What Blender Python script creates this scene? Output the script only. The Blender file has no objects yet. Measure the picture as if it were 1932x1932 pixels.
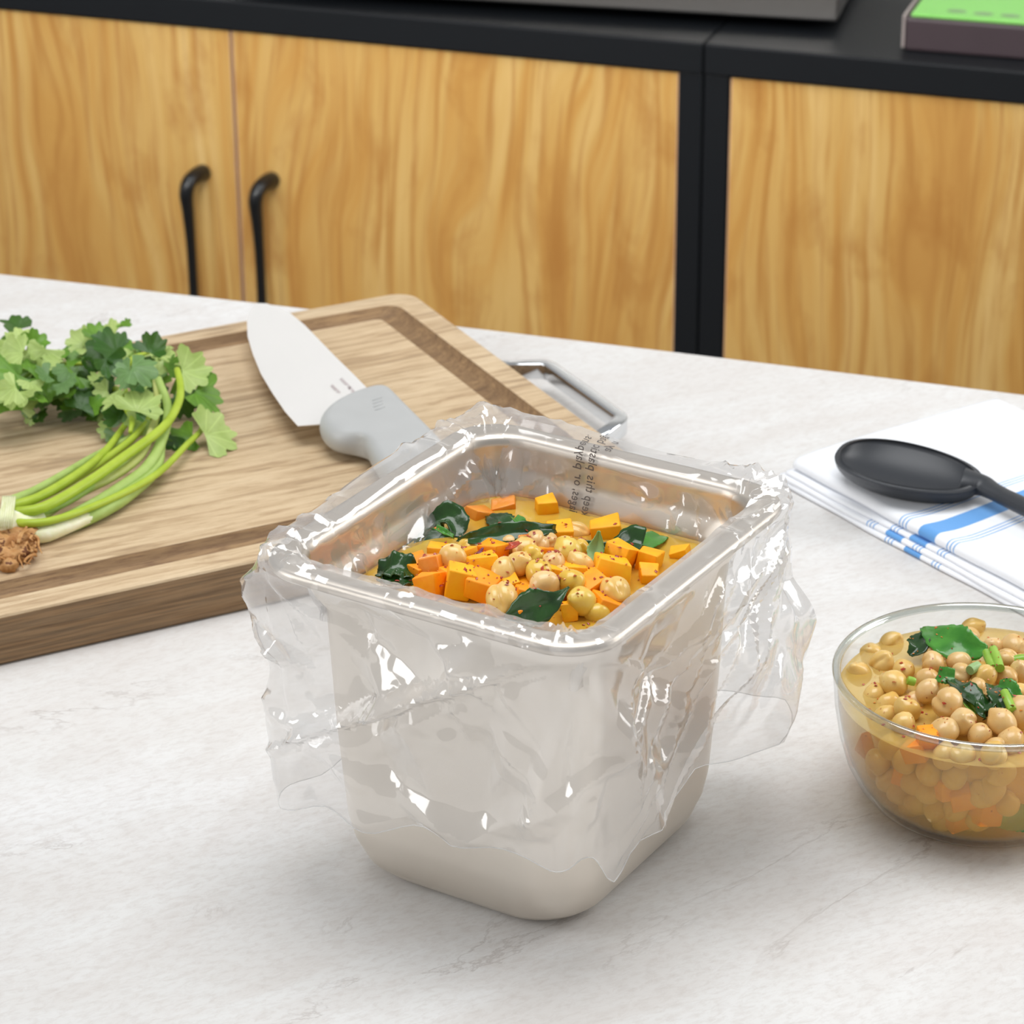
import bpy, bmesh, math, random
import numpy as np
from mathutils import Vector, Matrix

# ------------------------------------------------------------------ camera, world, lights
scene = bpy.context.scene
COL = scene.collection
Z0 = 900.0            # table top height in mm; every builder works in mm with z = 0 on the table top
PITCH, ROLL, CAMH, FPX = 0.43704, -0.006165, 667.19, 5513.9
cp, sp, cr, sr = math.cos(PITCH), math.sin(PITCH), math.cos(ROLL), math.sin(ROLL)
FWD = np.array([0, cp, -sp]); _r = np.array([1., 0, 0]); _u = np.array([0, sp, cp])
RIGHT = cr*_r + sr*_u; UP = -sr*_r + cr*_u
CAM = np.array([0, 0, CAMH])
cd = bpy.data.cameras.new('camera'); cam = bpy.data.objects.new('camera', cd); COL.objects.link(cam)
cd.lens = FPX/1932*36; cd.sensor_width = 36; cd.clip_start = .05; cd.clip_end = 50
cam.matrix_world = Matrix(((RIGHT[0], UP[0], -FWD[0], 0), (RIGHT[1], UP[1], -FWD[1], 0),
                           (RIGHT[2], UP[2], -FWD[2], (CAMH+Z0)/1000), (0, 0, 0, 1)))
cd.dof.use_dof = True; cd.dof.focus_distance = 1.22; cd.dof.aperture_fstop = 24
scene.camera = cam
scene.view_settings.view_transform = 'Standard'; scene.view_settings.look = 'None'
scene.view_settings.gamma = 1; scene.view_settings.use_curve_mapping = False
scene.view_settings.exposure = 0.0
scene.cycles.transparent_max_bounces = 32
W = bpy.data.worlds.new('studio_world'); scene.world = W; W.use_nodes = True
W.node_tree.nodes['Background'].inputs[0].default_value = (.95, .975, 1, 1)
W.node_tree.nodes['Background'].inputs[1].default_value = .38

def area(name, loc, target, sx, sy, power, col=(1, 1, 1), spread=180):
    l = bpy.data.lights.new(name, 'AREA'); l.shape = 'RECTANGLE'; l.size = sx; l.size_y = sy
    l.energy = power; l.color = col; l.spread = math.radians(spread)
    o = bpy.data.objects.new(name, l); COL.objects.link(o)
    o.location = loc
    o.rotation_euler = (Vector(target)-Vector(loc)).to_track_quat('-Z', 'Y').to_euler()
area('softbox_overhead', (-.05, 1.35, 2.75), (-.05, .9, .9), 1.5, 1.1, 28.5, (.985, .993, 1))
area('softbox_left', (-1.7, .8, 1.7), (0, 1.2, .95), .8, 1.1, 12, (1, 1, 1))
area('softbox_right', (1.7, 1.7, 1.9), (.1, 1.1, .95), .7, 1.2, 14, (1, .995, .985))
area('added_film_fill', (1.9, 1.1, 1.35), (.1, 1.1, 1.0), .6, .7, 5, (1, .995, .985))  # added low fill, only there to put highlights on the film
area('added_cabinet_fill', (-.3, .2, 2.3), (.0, 2.8, 1.05), 1.2, .3, 3.6, (1, .995, .98), 38)  # added narrow fill that brightens the cabinet doors

def at(px, py, z=0.0):
    d = FWD*FPX + RIGHT*(px-966) - UP*(py-966)
    return CAM + d*((z-CAMH)/d[2])
TOCAM = np.array([0, -cp, sp])

# ------------------------------------------------------------------ object helpers
def V3(p): return np.array([float(p[0]), float(p[1]), float(p[2])])
def tag(o, label=None, cat=None, group=None, kind=None):
    if label: o['label'] = label
    if cat: o['category'] = cat
    if group: o['group'] = group
    if kind: o['kind'] = kind
    return o
def empty(name, loc, label=None, cat=None, group=None, kind=None):
    o = bpy.data.objects.new(name, None); COL.objects.link(o)
    o.empty_display_size = .01
    o.location = (loc[0]/1000, loc[1]/1000, (loc[2]+Z0)/1000)
    o['_o'] = [float(v) for v in loc]
    return tag(o, label, cat, group, kind)
def worldo(o): return np.array(o['_o'])
def mesh(name, verts, faces, mat, parent=None, origin=None, smooth=True, mats=None, fm=None, uv=None, sharp=None):
    """verts in mm, world; origin in mm."""
    verts = np.asarray(verts, float)
    if origin is None:
        origin = worldo(parent) if parent is not None else np.array([verts[:, 0].mean(), verts[:, 1].mean(), verts[:, 2].min()])
    origin = V3(origin)
    me = bpy.data.meshes.new(name)
    me.from_pydata(((verts-origin)/1000).tolist(), [], [list(map(int, f)) for f in faces])
    for m in (mats or [mat]): me.materials.append(m)
    if fm is not None: me.polygons.foreach_set('material_index', fm)
    if smooth: me.polygons.foreach_set('use_smooth', [True]*len(me.polygons))
    if uv is not None:
        l = me.uv_layers.new(name='UVMap')
        idx = np.zeros(len(me.loops), int); me.loops.foreach_get('vertex_index', idx)
        l.data.foreach_set('uv', np.asarray(uv, float)[idx].ravel())
    me.validate(); me.update()
    if sharp: me.set_sharp_from_angle(angle=math.radians(sharp))
    o = bpy.data.objects.new(name, me); COL.objects.link(o)
    o['_o'] = [float(v) for v in origin]
    if parent is not None:
        o.parent = parent
        o.location = Vector((origin-worldo(parent))/1000)
    else:
        o.location = (origin[0]/1000, origin[1]/1000, (origin[2]+Z0)/1000)
    return o
def bevel(o, w, seg=3, ang=35):
    m = o.modifiers.new('bevel', 'BEVEL'); m.width = w/1000; m.segments = seg; m.limit_method = 'ANGLE'
    m.angle_limit = math.radians(ang); m.harden_normals = False
    return o
def solid(o, t, off=0):
    m = o.modifiers.new('solid', 'SOLIDIFY'); m.thickness = t/1000; m.offset = off; return o
def subsurf(o, n=1):
    m = o.modifiers.new('sub', 'SUBSURF'); m.levels = n; m.render_levels = n; return o
def frame(o, ax, ay=None):
    ax = V3(ax); ax /= np.linalg.norm(ax); az = np.array([0, 0, 1.]); ay = np.cross(az, ax)
    return lambda a, b, z: V3(o)+a*ax+b*ay+z*az
def box(name, mat, F, x0, x1, y0, y1, z0, z1, parent=None, bev=0, seg=2, origin=None):
    vs = [F(x, y, z) for z in (z0, z1) for (x, y) in ((x0, y0), (x1, y0), (x1, y1), (x0, y1))]
    fs = [(3, 2, 1, 0), (4, 5, 6, 7), (0, 1, 5, 4), (1, 2, 6, 5), (2, 3, 7, 6), (3, 0, 4, 7)]
    o = mesh(name, vs, fs, mat, parent, origin, smooth=False)
    if bev: bevel(o, bev, seg)
    return o
def rrect(w, d, r, n=8, m=1):
    """closed loop, ccw; m points per side, n segments per corner"""
    P = []
    C = [(w/2-r, d/2-r, 0), (-w/2+r, d/2-r, 90), (-w/2+r, -d/2+r, 180), (w/2-r, -d/2+r, 270)]
    for i, (cx, cy, a0) in enumerate(C):
        for k in range(n+1):
            a = math.radians(a0+90*k/n); P.append((cx+r*math.cos(a), cy+r*math.sin(a)))
        if m > 1:
            nx, ny, na = C[(i+1) % 4]; a = math.radians(a0+90)
            q = (nx+r*math.cos(a), ny+r*math.sin(a)); p = P[-1]
            for k in range(1, m): P.append((p[0]+(q[0]-p[0])*k/m, p[1]+(q[1]-p[1])*k/m))
    return P
def loft(loops, cap0=False, cap1=False):
    n = len(loops[0]); vs = [p for L in loops for p in L]; fs = []
    for i in range(len(loops)-1):
        for j in range(n):
            k = (j+1) % n
            fs.append((i*n+j, i*n+k, (i+1)*n+k, (i+1)*n+j))
    if cap0: fs.append(tuple(range(n))[::-1])
    if cap1: fs.append(tuple((len(loops)-1)*n+j for j in range(n)))
    return vs, fs
def smooth_path(pts, n):
    """Catmull-Rom through pts"""
    P = [V3(p) for p in pts]; P = [2*P[0]-P[1]]+P+[2*P[-1]-P[-2]]
    out = []; m = len(P)-3
    for i in range(m):
        a, b, c, d = P[i:i+4]; k = max(2, n//m)
        for j in range(k):
            t = j/k; out.append(.5*((2*b)+(c-a)*t+(2*a-5*b+4*c-d)*t*t+(3*b-a-3*c+d)*t**3))
    out.append(P[-2]); return out
def tube(path, rad, n=10, up=(0, 0, 1), flat=1.0, caps=True):
    path = [V3(p) for p in path]; m = len(path)
    R = rad if hasattr(rad, '__len__') else [rad]*m
    if len(R) != m: R = np.interp(np.linspace(0, 1, m), np.linspace(0, 1, len(R)), R)
    loops = []
    for i, p in enumerate(path):
        t = path[min(i+1, m-1)]-path[max(i-1, 0)]; t = t/(np.linalg.norm(t)+1e-9)
        s = np.cross(t, up); s = s/(np.linalg.norm(s)+1e-9); v = np.cross(s, t)
        loops.append([p+R[i]*(math.cos(a)*s+math.sin(a)*v*flat) for a in np.linspace(0, 2*math.pi, n, endpoint=False)])
    return loft(loops, caps, caps)
def merge(parts):
    vs, fs = [], []
    for v, f in parts:
        b = len(vs); vs += list(v); fs += [tuple(i+b for i in q) for q in f]
    return vs, fs
def rng(seed): return random.Random(seed)

# ------------------------------------------------------------------ material helpers
class NT:
    def __init__(s, name):
        s.m = bpy.data.materials.new(name); s.m.use_nodes = True; s.t = s.m.node_tree
        s.b = s.t.nodes['Principled BSDF']; s.out = s.t.nodes['Material Output']
    def n(s, typ, **kw):
        nd = s.t.nodes.new('ShaderNode'+typ)
        for k, v in kw.items():
            if k == 'inp':
                for a, b in v.items(): s.set(nd, a, b)
            else: setattr(nd, k, v)
        return nd
    def set(s, nd, a, b):
        i = nd.inputs[a]
        if isinstance(b, bpy.types.NodeSocket): s.t.links.new(b, i)
        elif isinstance(b, bpy.types.Node): s.t.links.new(b.outputs[0], i)
        else: i.default_value = b
    def p(s, **kw):
        for k, v in kw.items(): s.set(s.b, k.replace('_', ' '), v)
        return s.m
    def coord(s, kind='Object', scale=(1, 1, 1), rot=(0, 0, 0), loc=(0, 0, 0)):
        c = s.n('TexCoord'); mp = s.n('Mapping'); m0 = s.n('Mapping'); s.t.links.new(c.outputs[kind], m0.inputs[0])
        m0.inputs['Rotation'].default_value = rot; rot = (0, 0, 0); s.t.links.new(m0.outputs[0], mp.inputs[0])
        mp.inputs['Scale'].default_value = scale; mp.inputs['Rotation'].default_value = rot; mp.inputs['Location'].default_value = loc
        return mp.outputs[0]
    def noise(s, vec, scale, detail=4, rough=.5, dist=0, out=0):
        nd = s.n('TexNoise', inp={'Vector': vec, 'Scale': scale, 'Detail': detail, 'Roughness': rough, 'Distortion': dist})
        return nd.outputs[out]
    def ramp(s, fac, stops, interp='LINEAR'):
        nd = s.n('ValToRGB'); cr_ = nd.color_ramp; cr_.interpolation = interp
        while len(cr_.elements) < len(stops): cr_.elements.new(.5)
        for e, (p_, c_) in zip(cr_.elements, stops):
            e.position = p_; e.color = (*c_, 1) if len(c_) == 3 else c_
        s.set(nd, 0, fac); return nd.outputs[0]
    def mix(s, fac, a, b, mode='MIX'):
        nd = s.n('Mix', data_type='RGBA', blend_type=mode)
        s.set(nd, 0, fac)
        for i, v in ((6, a), (7, b)):
            if isinstance(v, tuple) and len(v) == 3: v = (*v, 1)
            s.set(nd, i, v)
        return nd.outputs[2]
    def math(s, op, a, b=0.0, c=None):
        nd = s.n('Math', operation=op); s.set(nd, 0, a); s.set(nd, 1, b)
        if c is not None: s.set(nd, 2, c)
        return nd.outputs[0]
    def schlick(s, f0, gain=1.0, power=4.0):
        f = s.n('LayerWeight', inp={'Blend': .5}).outputs['Facing']
        return s.math('MULTIPLY_ADD', s.math('POWER', f, power), (1-f0)*gain, f0)
    def bump(s, h, strength=.3, dist=.001):
        nd = s.n('Bump', inp={'Height': h, 'Strength': strength, 'Distance': dist}); return nd.outputs[0]
def srgb(h):
    h = h.lstrip('#'); c = [int(h[i:i+2], 16)/255 for i in (0, 2, 4)]
    return tuple(v/12.92 if v <= .04045 else ((v+.055)/1.055)**2.4 for v in c)

def plain(name, col, rough=.5, metal=0, bumps=None, **kw):
    t = NT(name); v = t.coord()
    c = t.mix(t.noise(v, 60, 3), tuple(x*.93 for x in col), tuple(min(1, x*1.05) for x in col))
    t.p(Base_Color=c, Roughness=rough, Metallic=metal, **kw)
    if bumps: t.p(Normal=t.bump(t.noise(v, bumps[0], 4), bumps[1], .0005))
    return t.m

def m_stone():
    t = NT('pale_stone_laminate'); v = t.coord(rot=(0, 0, -.45), scale=(1, 2.1, 1))
    big = t.noise(v, 4.5, 6, .6, .6); mid = t.noise(v, 15, 9, .68, .7)
    v2 = t.coord(rot=(0, 0, -.5), scale=(1, 2.2, 1)); fine = t.noise(v2, 150, 6, .72, .4)
    c = t.ramp(big, [(.30, srgb('#d5d3d0')), (.5, srgb('#dad9d7')), (.68, srgb('#dfdedd'))])
    c = t.mix(t.ramp(mid, [(.38, (.5, .5, .5)), (.60, (0, 0, 0))]), c, srgb('#cdc7c2'))
    c = t.mix(t.ramp(fine, [(.30, (.5, .5, .5)), (.55, (0, 0, 0))]), c, srgb('#bfb7b1'))
    vn = t.math('ABSOLUTE', t.math('SUBTRACT', t.noise(v, 3.6, 9, .62, .5), .5))
    vm = t.math('MULTIPLY', t.ramp(vn, [(0, (1, 1, 1)), (.007, (0, 0, 0))]), t.ramp(t.noise(v, 6, 3), [(.50, (0, 0, 0)), (.60, (1, 1, 1))]))
    c = t.mix(t.math('MULTIPLY', vm, .35), c, srgb('#8f827a'))
    return t.p(Base_Color=c, Roughness=.6, Specular_IOR_Level=.15, Normal=t.bump(fine, .04, .0004))
BROT = (0, 0, -.46628); CROT = (0, 0, math.radians(19.35))
def m_boardwood(side=False):  # side variant: shade on the board edges put into the colour
    t = NT('oak_board_shaded_side' if side else 'oak_board_wood')
    w = t.noise(t.coord(scale=(1.2, 5, 5), rot=BROT), 4, 3)
    vv = t.n('VectorMath', operation='MULTIPLY_ADD', inp={0: w, 1: (0, 1.1, 1.1), 2: t.coord(scale=(1.3, 26, 30), rot=BROT)}).outputs[0]
    g = t.noise(vv, 8, 5, .55, .15); f = t.noise(t.coord(scale=(5, 90, 90), rot=BROT), 14, 4, .7)
    big = t.noise(t.coord(scale=(1, 4, 4), rot=BROT), 3.2, 3)
    c = t.ramp(g, [(.33, srgb('#988268')), (.42, srgb('#b39a7a')), (.52, srgb('#cbb493')), (.72, srgb('#d5c0a0'))])
    c = t.mix(t.math('MULTIPLY', t.ramp(f, [(.34, (1, 1, 1)), (.5, (0, 0, 0))]), .6), c, srgb('#9c8060'))
    c = t.mix(t.math('MULTIPLY', big, .3), c, srgb('#c6a67e'))
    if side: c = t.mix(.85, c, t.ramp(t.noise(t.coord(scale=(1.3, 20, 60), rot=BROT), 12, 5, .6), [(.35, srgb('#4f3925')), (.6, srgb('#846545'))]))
    return t.p(Base_Color=c, Roughness=.55, Specular_IOR_Level=.25, Normal=t.bump(f, .2, .0004))
def m_groovewood():  # darker than the plank top: groove shade put into the colour
    t = NT('oak_groove_shaded'); f = t.noise(t.coord(scale=(5, 90, 90), rot=BROT), 14, 4, .7)
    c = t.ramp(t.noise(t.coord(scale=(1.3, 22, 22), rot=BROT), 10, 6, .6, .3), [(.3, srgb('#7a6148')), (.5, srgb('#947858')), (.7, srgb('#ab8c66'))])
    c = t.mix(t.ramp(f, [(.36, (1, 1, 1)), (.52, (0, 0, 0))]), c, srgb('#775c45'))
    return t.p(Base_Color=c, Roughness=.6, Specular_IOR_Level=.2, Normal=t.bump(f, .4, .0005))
def m_doorwood(seed):
    t = NT('acacia_door_veneer')
    d = t.noise(t.coord(scale=(3.0, 1, .9), loc=(seed, 0, seed*.6), rot=CROT), 2.2, 2, .5)
    v = t.coord(scale=(7.5, .2, .42), loc=(seed*3.1, 0, seed*1.7), rot=CROT)
    vv = t.n('VectorMath', operation='MULTIPLY_ADD', inp={0: d, 1: (1.6, 0, 0), 2: v}).outputs[0]
    g = t.noise(vv, 4.2, 5, .55, .1)
    st = t.noise(t.n('VectorMath', operation='MULTIPLY_ADD', inp={0: d, 1: (1.9, 0, 0), 2: t.coord(scale=(17, .2, .7), loc=(seed*2, 0, seed), rot=CROT)}).outputs[0], 6.5, 4, .55, .1)
    blotch = t.noise(t.coord(scale=(3.5, .2, 1.6), loc=(0, 0, seed), rot=CROT), 5.5, 4, .6, .4)
    c = t.ramp(g, [(.30, srgb('#b98342')), (.43, srgb('#c99850')), (.52, srgb('#d0a660')), (.62, srgb('#d8b26e')), (.78, srgb('#e0c084'))])
    c = t.mix(t.ramp(st, [(.36, (.8, .8, .8)), (.52, (0, 0, 0))]), c, srgb('#b5803f'))
    c = t.mix(t.ramp(blotch, [(.32, (.55, .55, .55)), (.46, (0, 0, 0))]), c, srgb('#ad7536'))
    return t.p(Base_Color=c, Roughness=.5, Specular_IOR_Level=.3)
def m_steel(name, base, rough, aniso=0):
    t = NT(name); v = t.coord(scale=(1, 1, 1)); f = t.noise(v, 350, 3)
    return t.p(Base_Color=(*base, 1), Metallic=1.0, Roughness=t.math('MULTIPLY_ADD', f, .08, rough-.04))
def m_film():
    t = NT('clear_plastic_film')
    v = t.coord(); nrm = t.bump(t.noise(v, 28, 2, .5, .3), .12, .001)
    gl = t.n('BsdfGlossy', inp={'Color': (1, 1, 1, 1), 'Roughness': .10, 'Normal': nrm})
    df = t.n('BsdfDiffuse', inp={'Color': (.93, .93, .95, 1), 'Normal': nrm})
    tl = t.n('BsdfTranslucent', inp={'Color': (.93, .93, .95, 1)})
    dd = t.n('MixShader', inp={0: .5, 1: df.outputs[0], 2: tl.outputs[0]})
    tr = t.n('BsdfTransparent', inp={'Color': (.985, .983, .98, 1)})
    a = t.n('MixShader', inp={0: .19, 1: tr.outputs[0], 2: dd.outputs[0]})
    fac = t.schlick(.13, .9, 3.5)
    b = t.n('MixShader', inp={0: fac, 1: a.outputs[0], 2: gl.outputs[0]})
    t.t.links.new(b.outputs[0], t.out.inputs[0]); return t.m
def m_glass(name='clear_bowl_glass', f0=.05, g=.9, col=(.965, .975, .97, 1)):
    t = NT(name)
    gl = t.n('BsdfGlossy', inp={'Roughness': .02})
    rf = t.n('BsdfTransparent', inp={'Color': col})
    b = t.n('MixShader', inp={0: t.schlick(f0, g, 4.0), 1: rf.outputs[0], 2: gl.outputs[0]})
    t.t.links.new(b.outputs[0], t.out.inputs[0]); return t.m
def m_broth(name, col, dens, col2):
    t = NT(name); v = t.coord()
    c = t.mix(t.ramp(t.noise(v, 38, 3, .5, .5), [(.35, (0, 0, 0)), (.65, (1, 1, 1))]), col, col2)
    t.p(Base_Color=c, Roughness=.07, Specular_IOR_Level=.5, Subsurface_Weight=.0)
    t.p(Normal=t.bump(t.noise(v, 120, 2), .15, .001))
    lw = t.n('LayerWeight', inp={'Blend': .35}).outputs['Facing']
    tr = t.n('BsdfTransparent', inp={'Color': (1, .96, .80, 1)})
    mx = t.n('MixShader', inp={0: t.math('MULTIPLY_ADD', lw, .1, dens), 1: tr.outputs[0], 2: t.b.outputs[0]})
    t.t.links.new(mx.outputs[0], t.out.inputs[0]); return t.m
def m_food(name, a, b, scale=120, rough=.38, sss=.25, spots=None, bumpi=.15, coat=.2):
    t = NT(name); v = t.coord()
    inf = t.n('ObjectInfo').outputs['Random']
    vv = t.n('VectorMath', operation='MULTIPLY_ADD', inp={0: inf, 1: (7, 5, 3), 2: v}).outputs[0]
    c = t.mix(t.ramp(t.noise(vv, scale, 4), [(.35, (0, 0, 0)), (.65, (1, 1, 1))]), a, b)
    c = t.mix(t.math('MULTIPLY', inf, .35), c, a)
    if spots:
        c = t.mix(t.ramp(t.noise(vv, spots[1], 2, .6), [(spots[2], (0, 0, 0)), (spots[2]+.04, (1, 1, 1))]), c, spots[0])
    return t.p(Base_Color=c, Roughness=rough, Subsurface_Weight=sss, Subsurface_Radius=(1, .6, .25), Subsurface_Scale=.003,
               Coat_Weight=coat, Coat_Roughness=.12, Normal=t.bump(t.noise(vv, 300, 3), bumpi, .0006))
def m_leaf(name, a, b, rough=.4, coat=0.0, veins=False):
    t = NT(name); v = t.coord(); inf = t.n('ObjectInfo').outputs['Random']
    vv = t.n('VectorMath', operation='MULTIPLY_ADD', inp={0: inf, 1: (3, 9, 5), 2: v}).outputs[0]
    c = t.mix(t.ramp(t.noise(vv, 90, 4), [(.35, (0, 0, 0)), (.65, (1, 1, 1))]), a, b)
    if veins:
        u_, q_ = t.n('SeparateXYZ', inp={0: t.n('UVMap', uv_map='UVMap').outputs[0]}).outputs[:2]
        d_ = t.math('MULTIPLY', t.math('ABSOLUTE', t.math('SUBTRACT', t.math('PINGPONG', t.math('ADD', u_, 10.0), .275), 0)), q_)
        c = t.mix(t.ramp(d_, [(0, (.5, .5, .5)), (.035, (0, 0, 0))]), c, tuple(min(1, x*1.7+.03) for x in b))
        c = t.mix(t.ramp(q_, [(.0, (.35, .35, .35)), (.5, (0, 0, 0))]), c, a)
    geo = t.n('NewGeometry').outputs['Backfacing']
    c = t.mix(t.math('MULTIPLY', geo, .4), c, tuple(min(1, x*1.3+.01) for x in b))
    t.p(Base_Color=c, Roughness=rough, Specular_IOR_Level=.4, Coat_Weight=coat, Coat_Roughness=.1,
        Normal=t.bump(t.noise(vv, 260, 4), .35, .0008))
    tl = t.n('BsdfTranslucent', inp={'Color': t.mix(.3, c, (.55, .8, .12))})
    mx = t.n('MixShader', inp={0: .2, 1: t.b.outputs[0], 2: tl.outputs[0]})
    t.t.links.new(mx.outputs[0], t.out.inputs[0]); return t.m
def m_napkin():
    t = NT('white_cloth_blue_stripes')
    uvn = t.n('UVMap', uv_map='UVMap').outputs[0]; sx = t.n('SeparateXYZ', inp={0: uvn}).outputs[0]
    def band(c0, w): return t.math('LESS_THAN', t.math('ABSOLUTE', t.math('SUBTRACT', sx, c0)), w/2)
    tot = band(0, 12.5)
    for k in (-20.5, -18, -15.5, 15.5, 18, 20.5): tot = t.math('ADD', tot, band(k, .8))
    c = t.mix(t.math('MINIMUM', tot, 1), srgb('#f2f4f8'), srgb('#68a2de'))
    weave = t.n('TexChecker', inp={'Vector': t.coord(), 'Scale': 1600}).outputs[1]
    return t.p(Base_Color=c, Roughness=.85, Specular_IOR_Level=.15, Sheen_Weight=.2, Normal=t.bump(t.noise(t.coord(), 700, 2), .25, .0004))

M = {}
M['stone'] = m_stone(); M['board'] = m_boardwood(); M['board_shaded'] = m_boardwood(True); M['groove'] = m_groovewood()
M['doors'] = [m_doorwood(s) for s in (0.3, 1.9, 4.2, 6.6)]
M['black'] = plain('matt_black_steel', srgb('#0e1115'), .5, 0, (400, .1), Specular_IOR_Level=.3)
M['blackgap'] = plain('black_rubber', srgb('#0a0b0c'), .6)
M['dooredge'] = plain('pale_veneer_edge', srgb('#d2a888'), .5)
M['doorshade'] = plain('brown_veneer_edge', srgb('#6a3f28'), .6)
M['handle'] = plain('black_handle_paint', srgb('#0d0e10'), .28)
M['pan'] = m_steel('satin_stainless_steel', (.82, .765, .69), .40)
M['panin'] = m_steel('reflection_toned_steel', (.68, .62, .545), .36)  # same steel as outside, brown reflections put into its darker colour
M['brushed'] = m_steel('brushed_appliance_steel', (.42, .40, .38), .3)
M['chrome'] = m_steel('chrome', (.75, .77, .79), .08)
M['blade'] = m_steel('knife_blade_steel', (.93, .91, .885), .45)
M['blade'].node_tree.nodes['Principled BSDF'].inputs['Metallic'].default_value = .55
M['grip'] = plain('grey_moulded_plastic', srgb('#b0b1b0'), .42)
M['etch'] = plain('grey_etched_print', srgb('#b5a8a8'), .5)
M['spoon'] = plain('charcoal_nylon', srgb('#2c2f34'), .42, 0, (900, .12))
M['film'] = m_film(); M['filmedge'] = plain('film_cut_edge', (.9, .9, .9), .25, Alpha=.55); M['glass'] = m_glass(); M['glassrim'] = m_glass('glass_rim', .3, .9, (.90, .93, .90, 1))
M['ink'] = plain('grey_ink', srgb('#5c5654'), .6)
M['napkin'] = m_napkin()
M['broth'] = m_broth('broth_surface', srgb('#ecc650'), .62, srgb('#e2ac3a'))
M['brothdeep'] = m_broth('broth_deep', srgb('#e8be4c'), .9, srgb('#dca038'))
M['brothbowl'] = m_broth('pale_broth', srgb('#e6c878'), .5, srgb('#dcb95e'))
M['brothside'] = m_broth('amber_broth', srgb('#fbc440'), .36, srgb('#f4b028'))
M['brothcore'] = m_broth('cloudy_broth_core', srgb('#f4c254'), .97, srgb('#ecb03e'))
M['chickpea'] = m_food('cooked_chickpea', srgb('#dfb45c'), srgb('#ecca80'), 120, .3, .2, (srgb('#b8662c'), 420, .70))
M['chickpea_y'] = m_food('yellow_chickpea', srgb('#dcb23c'), srgb('#e6c862'), 120, .28, .2, (srgb('#b8662c'), 420, .72))
M['chickpea_p'] = m_food('pale_chickpea', srgb('#dcb06a'), srgb('#e9c88e'), 120, .32, .2, (srgb('#a8542c'), 420, .68))
M['squash'] = m_food('orange_squash', srgb('#fb9400'), srgb('#ffa800'), 160, .55, .0, (srgb('#b04a10'), 330, .70), .3, .0)
M['squash_y'] = m_food('golden_squash', srgb('#ffaa00'), srgb('#ffbc00'), 160, .55, .0, (srgb('#b04a10'), 330, .71), .3, .0)
M['squash_d'] = m_food('sunken_squash', srgb('#ec8a12'), srgb('#f09c30'), 160, .4, .2, None, .3)
M['chili'] = m_food('red_chili_flake', srgb('#8e2312'), srgb('#c4491c'), 200, .35, 0)
M['chili_o'] = m_food('orange_chili_flake', srgb('#d0661c'), srgb('#e89a3a'), 200, .35, 0)
M['basil'] = m_leaf('dark_wet_leaf', srgb('#20401a'), srgb('#2f5a24'), .22, .5)
M['basil_l'] = m_leaf('bright_green_leaf', srgb('#3f8a2c'), srgb('#5aa63c'), .25, .4)
M['basil_p'] = m_leaf('pale_green_leaf', srgb('#7da860'), srgb('#a9c98c'), .35)
M['scallion'] = m_leaf('scallion_green', srgb('#7fb32c'), srgb('#a3cc50'), .3, .3)
M['herb'] = [m_leaf('cilantro_leaf_green', srgb('#446e1c'), srgb('#64902a'), .42, 0, True), m_leaf('cilantro_leaf_light', srgb('#86a246'), srgb('#acc074'), .45, 0, True),
             m_leaf('cilantro_leaf_dark', srgb('#1c4410'), srgb('#325c18'), .38, 0, True), m_leaf('cilantro_leaf_bluish', srgb('#486a36'), srgb('#688a52'), .42, 0, True)]
M['stem'] = [m_leaf('herb_stem_green', srgb('#9ab424'), srgb('#b4c944'), .4), m_leaf('herb_stem_pale', srgb('#b0b850'), srgb('#c6cc7e'), .45),
             m_leaf('herb_stem_light', srgb('#98b450'), srgb('#b4cc74'), .45)]
M['root'] = m_food('brown_root', srgb('#a8733c'), srgb('#cda068'), 200, .7, .1, (srgb('#6b3c1c'), 200, .6), .6, 0)
M['rootbase'] = m_food('white_stem_base', srgb('#dfe0b0'), srgb('#f2f0da'), 150, .4, .3, None, .3, 0)
M['tie'] = m_leaf('pale_tie_string', srgb('#d6dc90'), srgb('#f0f0c8'), .5)
M['plum'] = plain('dark_plum_plastic', srgb('#45393d'), .4)
M['green'] = plain('bright_green_panel', srgb('#84cf62'), .4)
M['greenbtn'] = plain('grey_green_print', srgb('#7d9a70'), .5)
M['clear'] = plain('cloudy_edge_plastic', srgb('#a89c98'), .3)
M['floor'] = plain('grey_floor_tile', srgb('#a7a29c'), .5); M['wall'] = plain('white_wall_paint', srgb('#e3e1dd'), .8)

# ------------------------------------------------------------------ setting
IDF = lambda a, b, z: np.array([a, b, z], float)
tag(box('floor', M['floor'], IDF, -3500, 3500, -2000, 5200, -Z0-40, -Z0), kind='structure')
cabx = np.array([math.cos(math.radians(-19.35)), math.sin(math.radians(-19.35)), 0])
CO = np.array([168.35, 2451.3, 0]); CF = frame(CO, cabx)      # a along the cabinets, b away from the viewer
tag(box('wall_back', M['wall'], CF, -2600, 2600, 640, 760, -Z0, 1700), kind='structure')

# ------------------------------------------------------------------ table
tdir = np.array([635., -215, 0]); tdir /= np.linalg.norm(tdir)
TF = frame(np.array([0, 1689.5, 0]), tdir)
tb = empty('table', (0, 1050, -Z0), 'large white table with a pale grey stone-look top holding pan, board and bowl', 'table')
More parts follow.
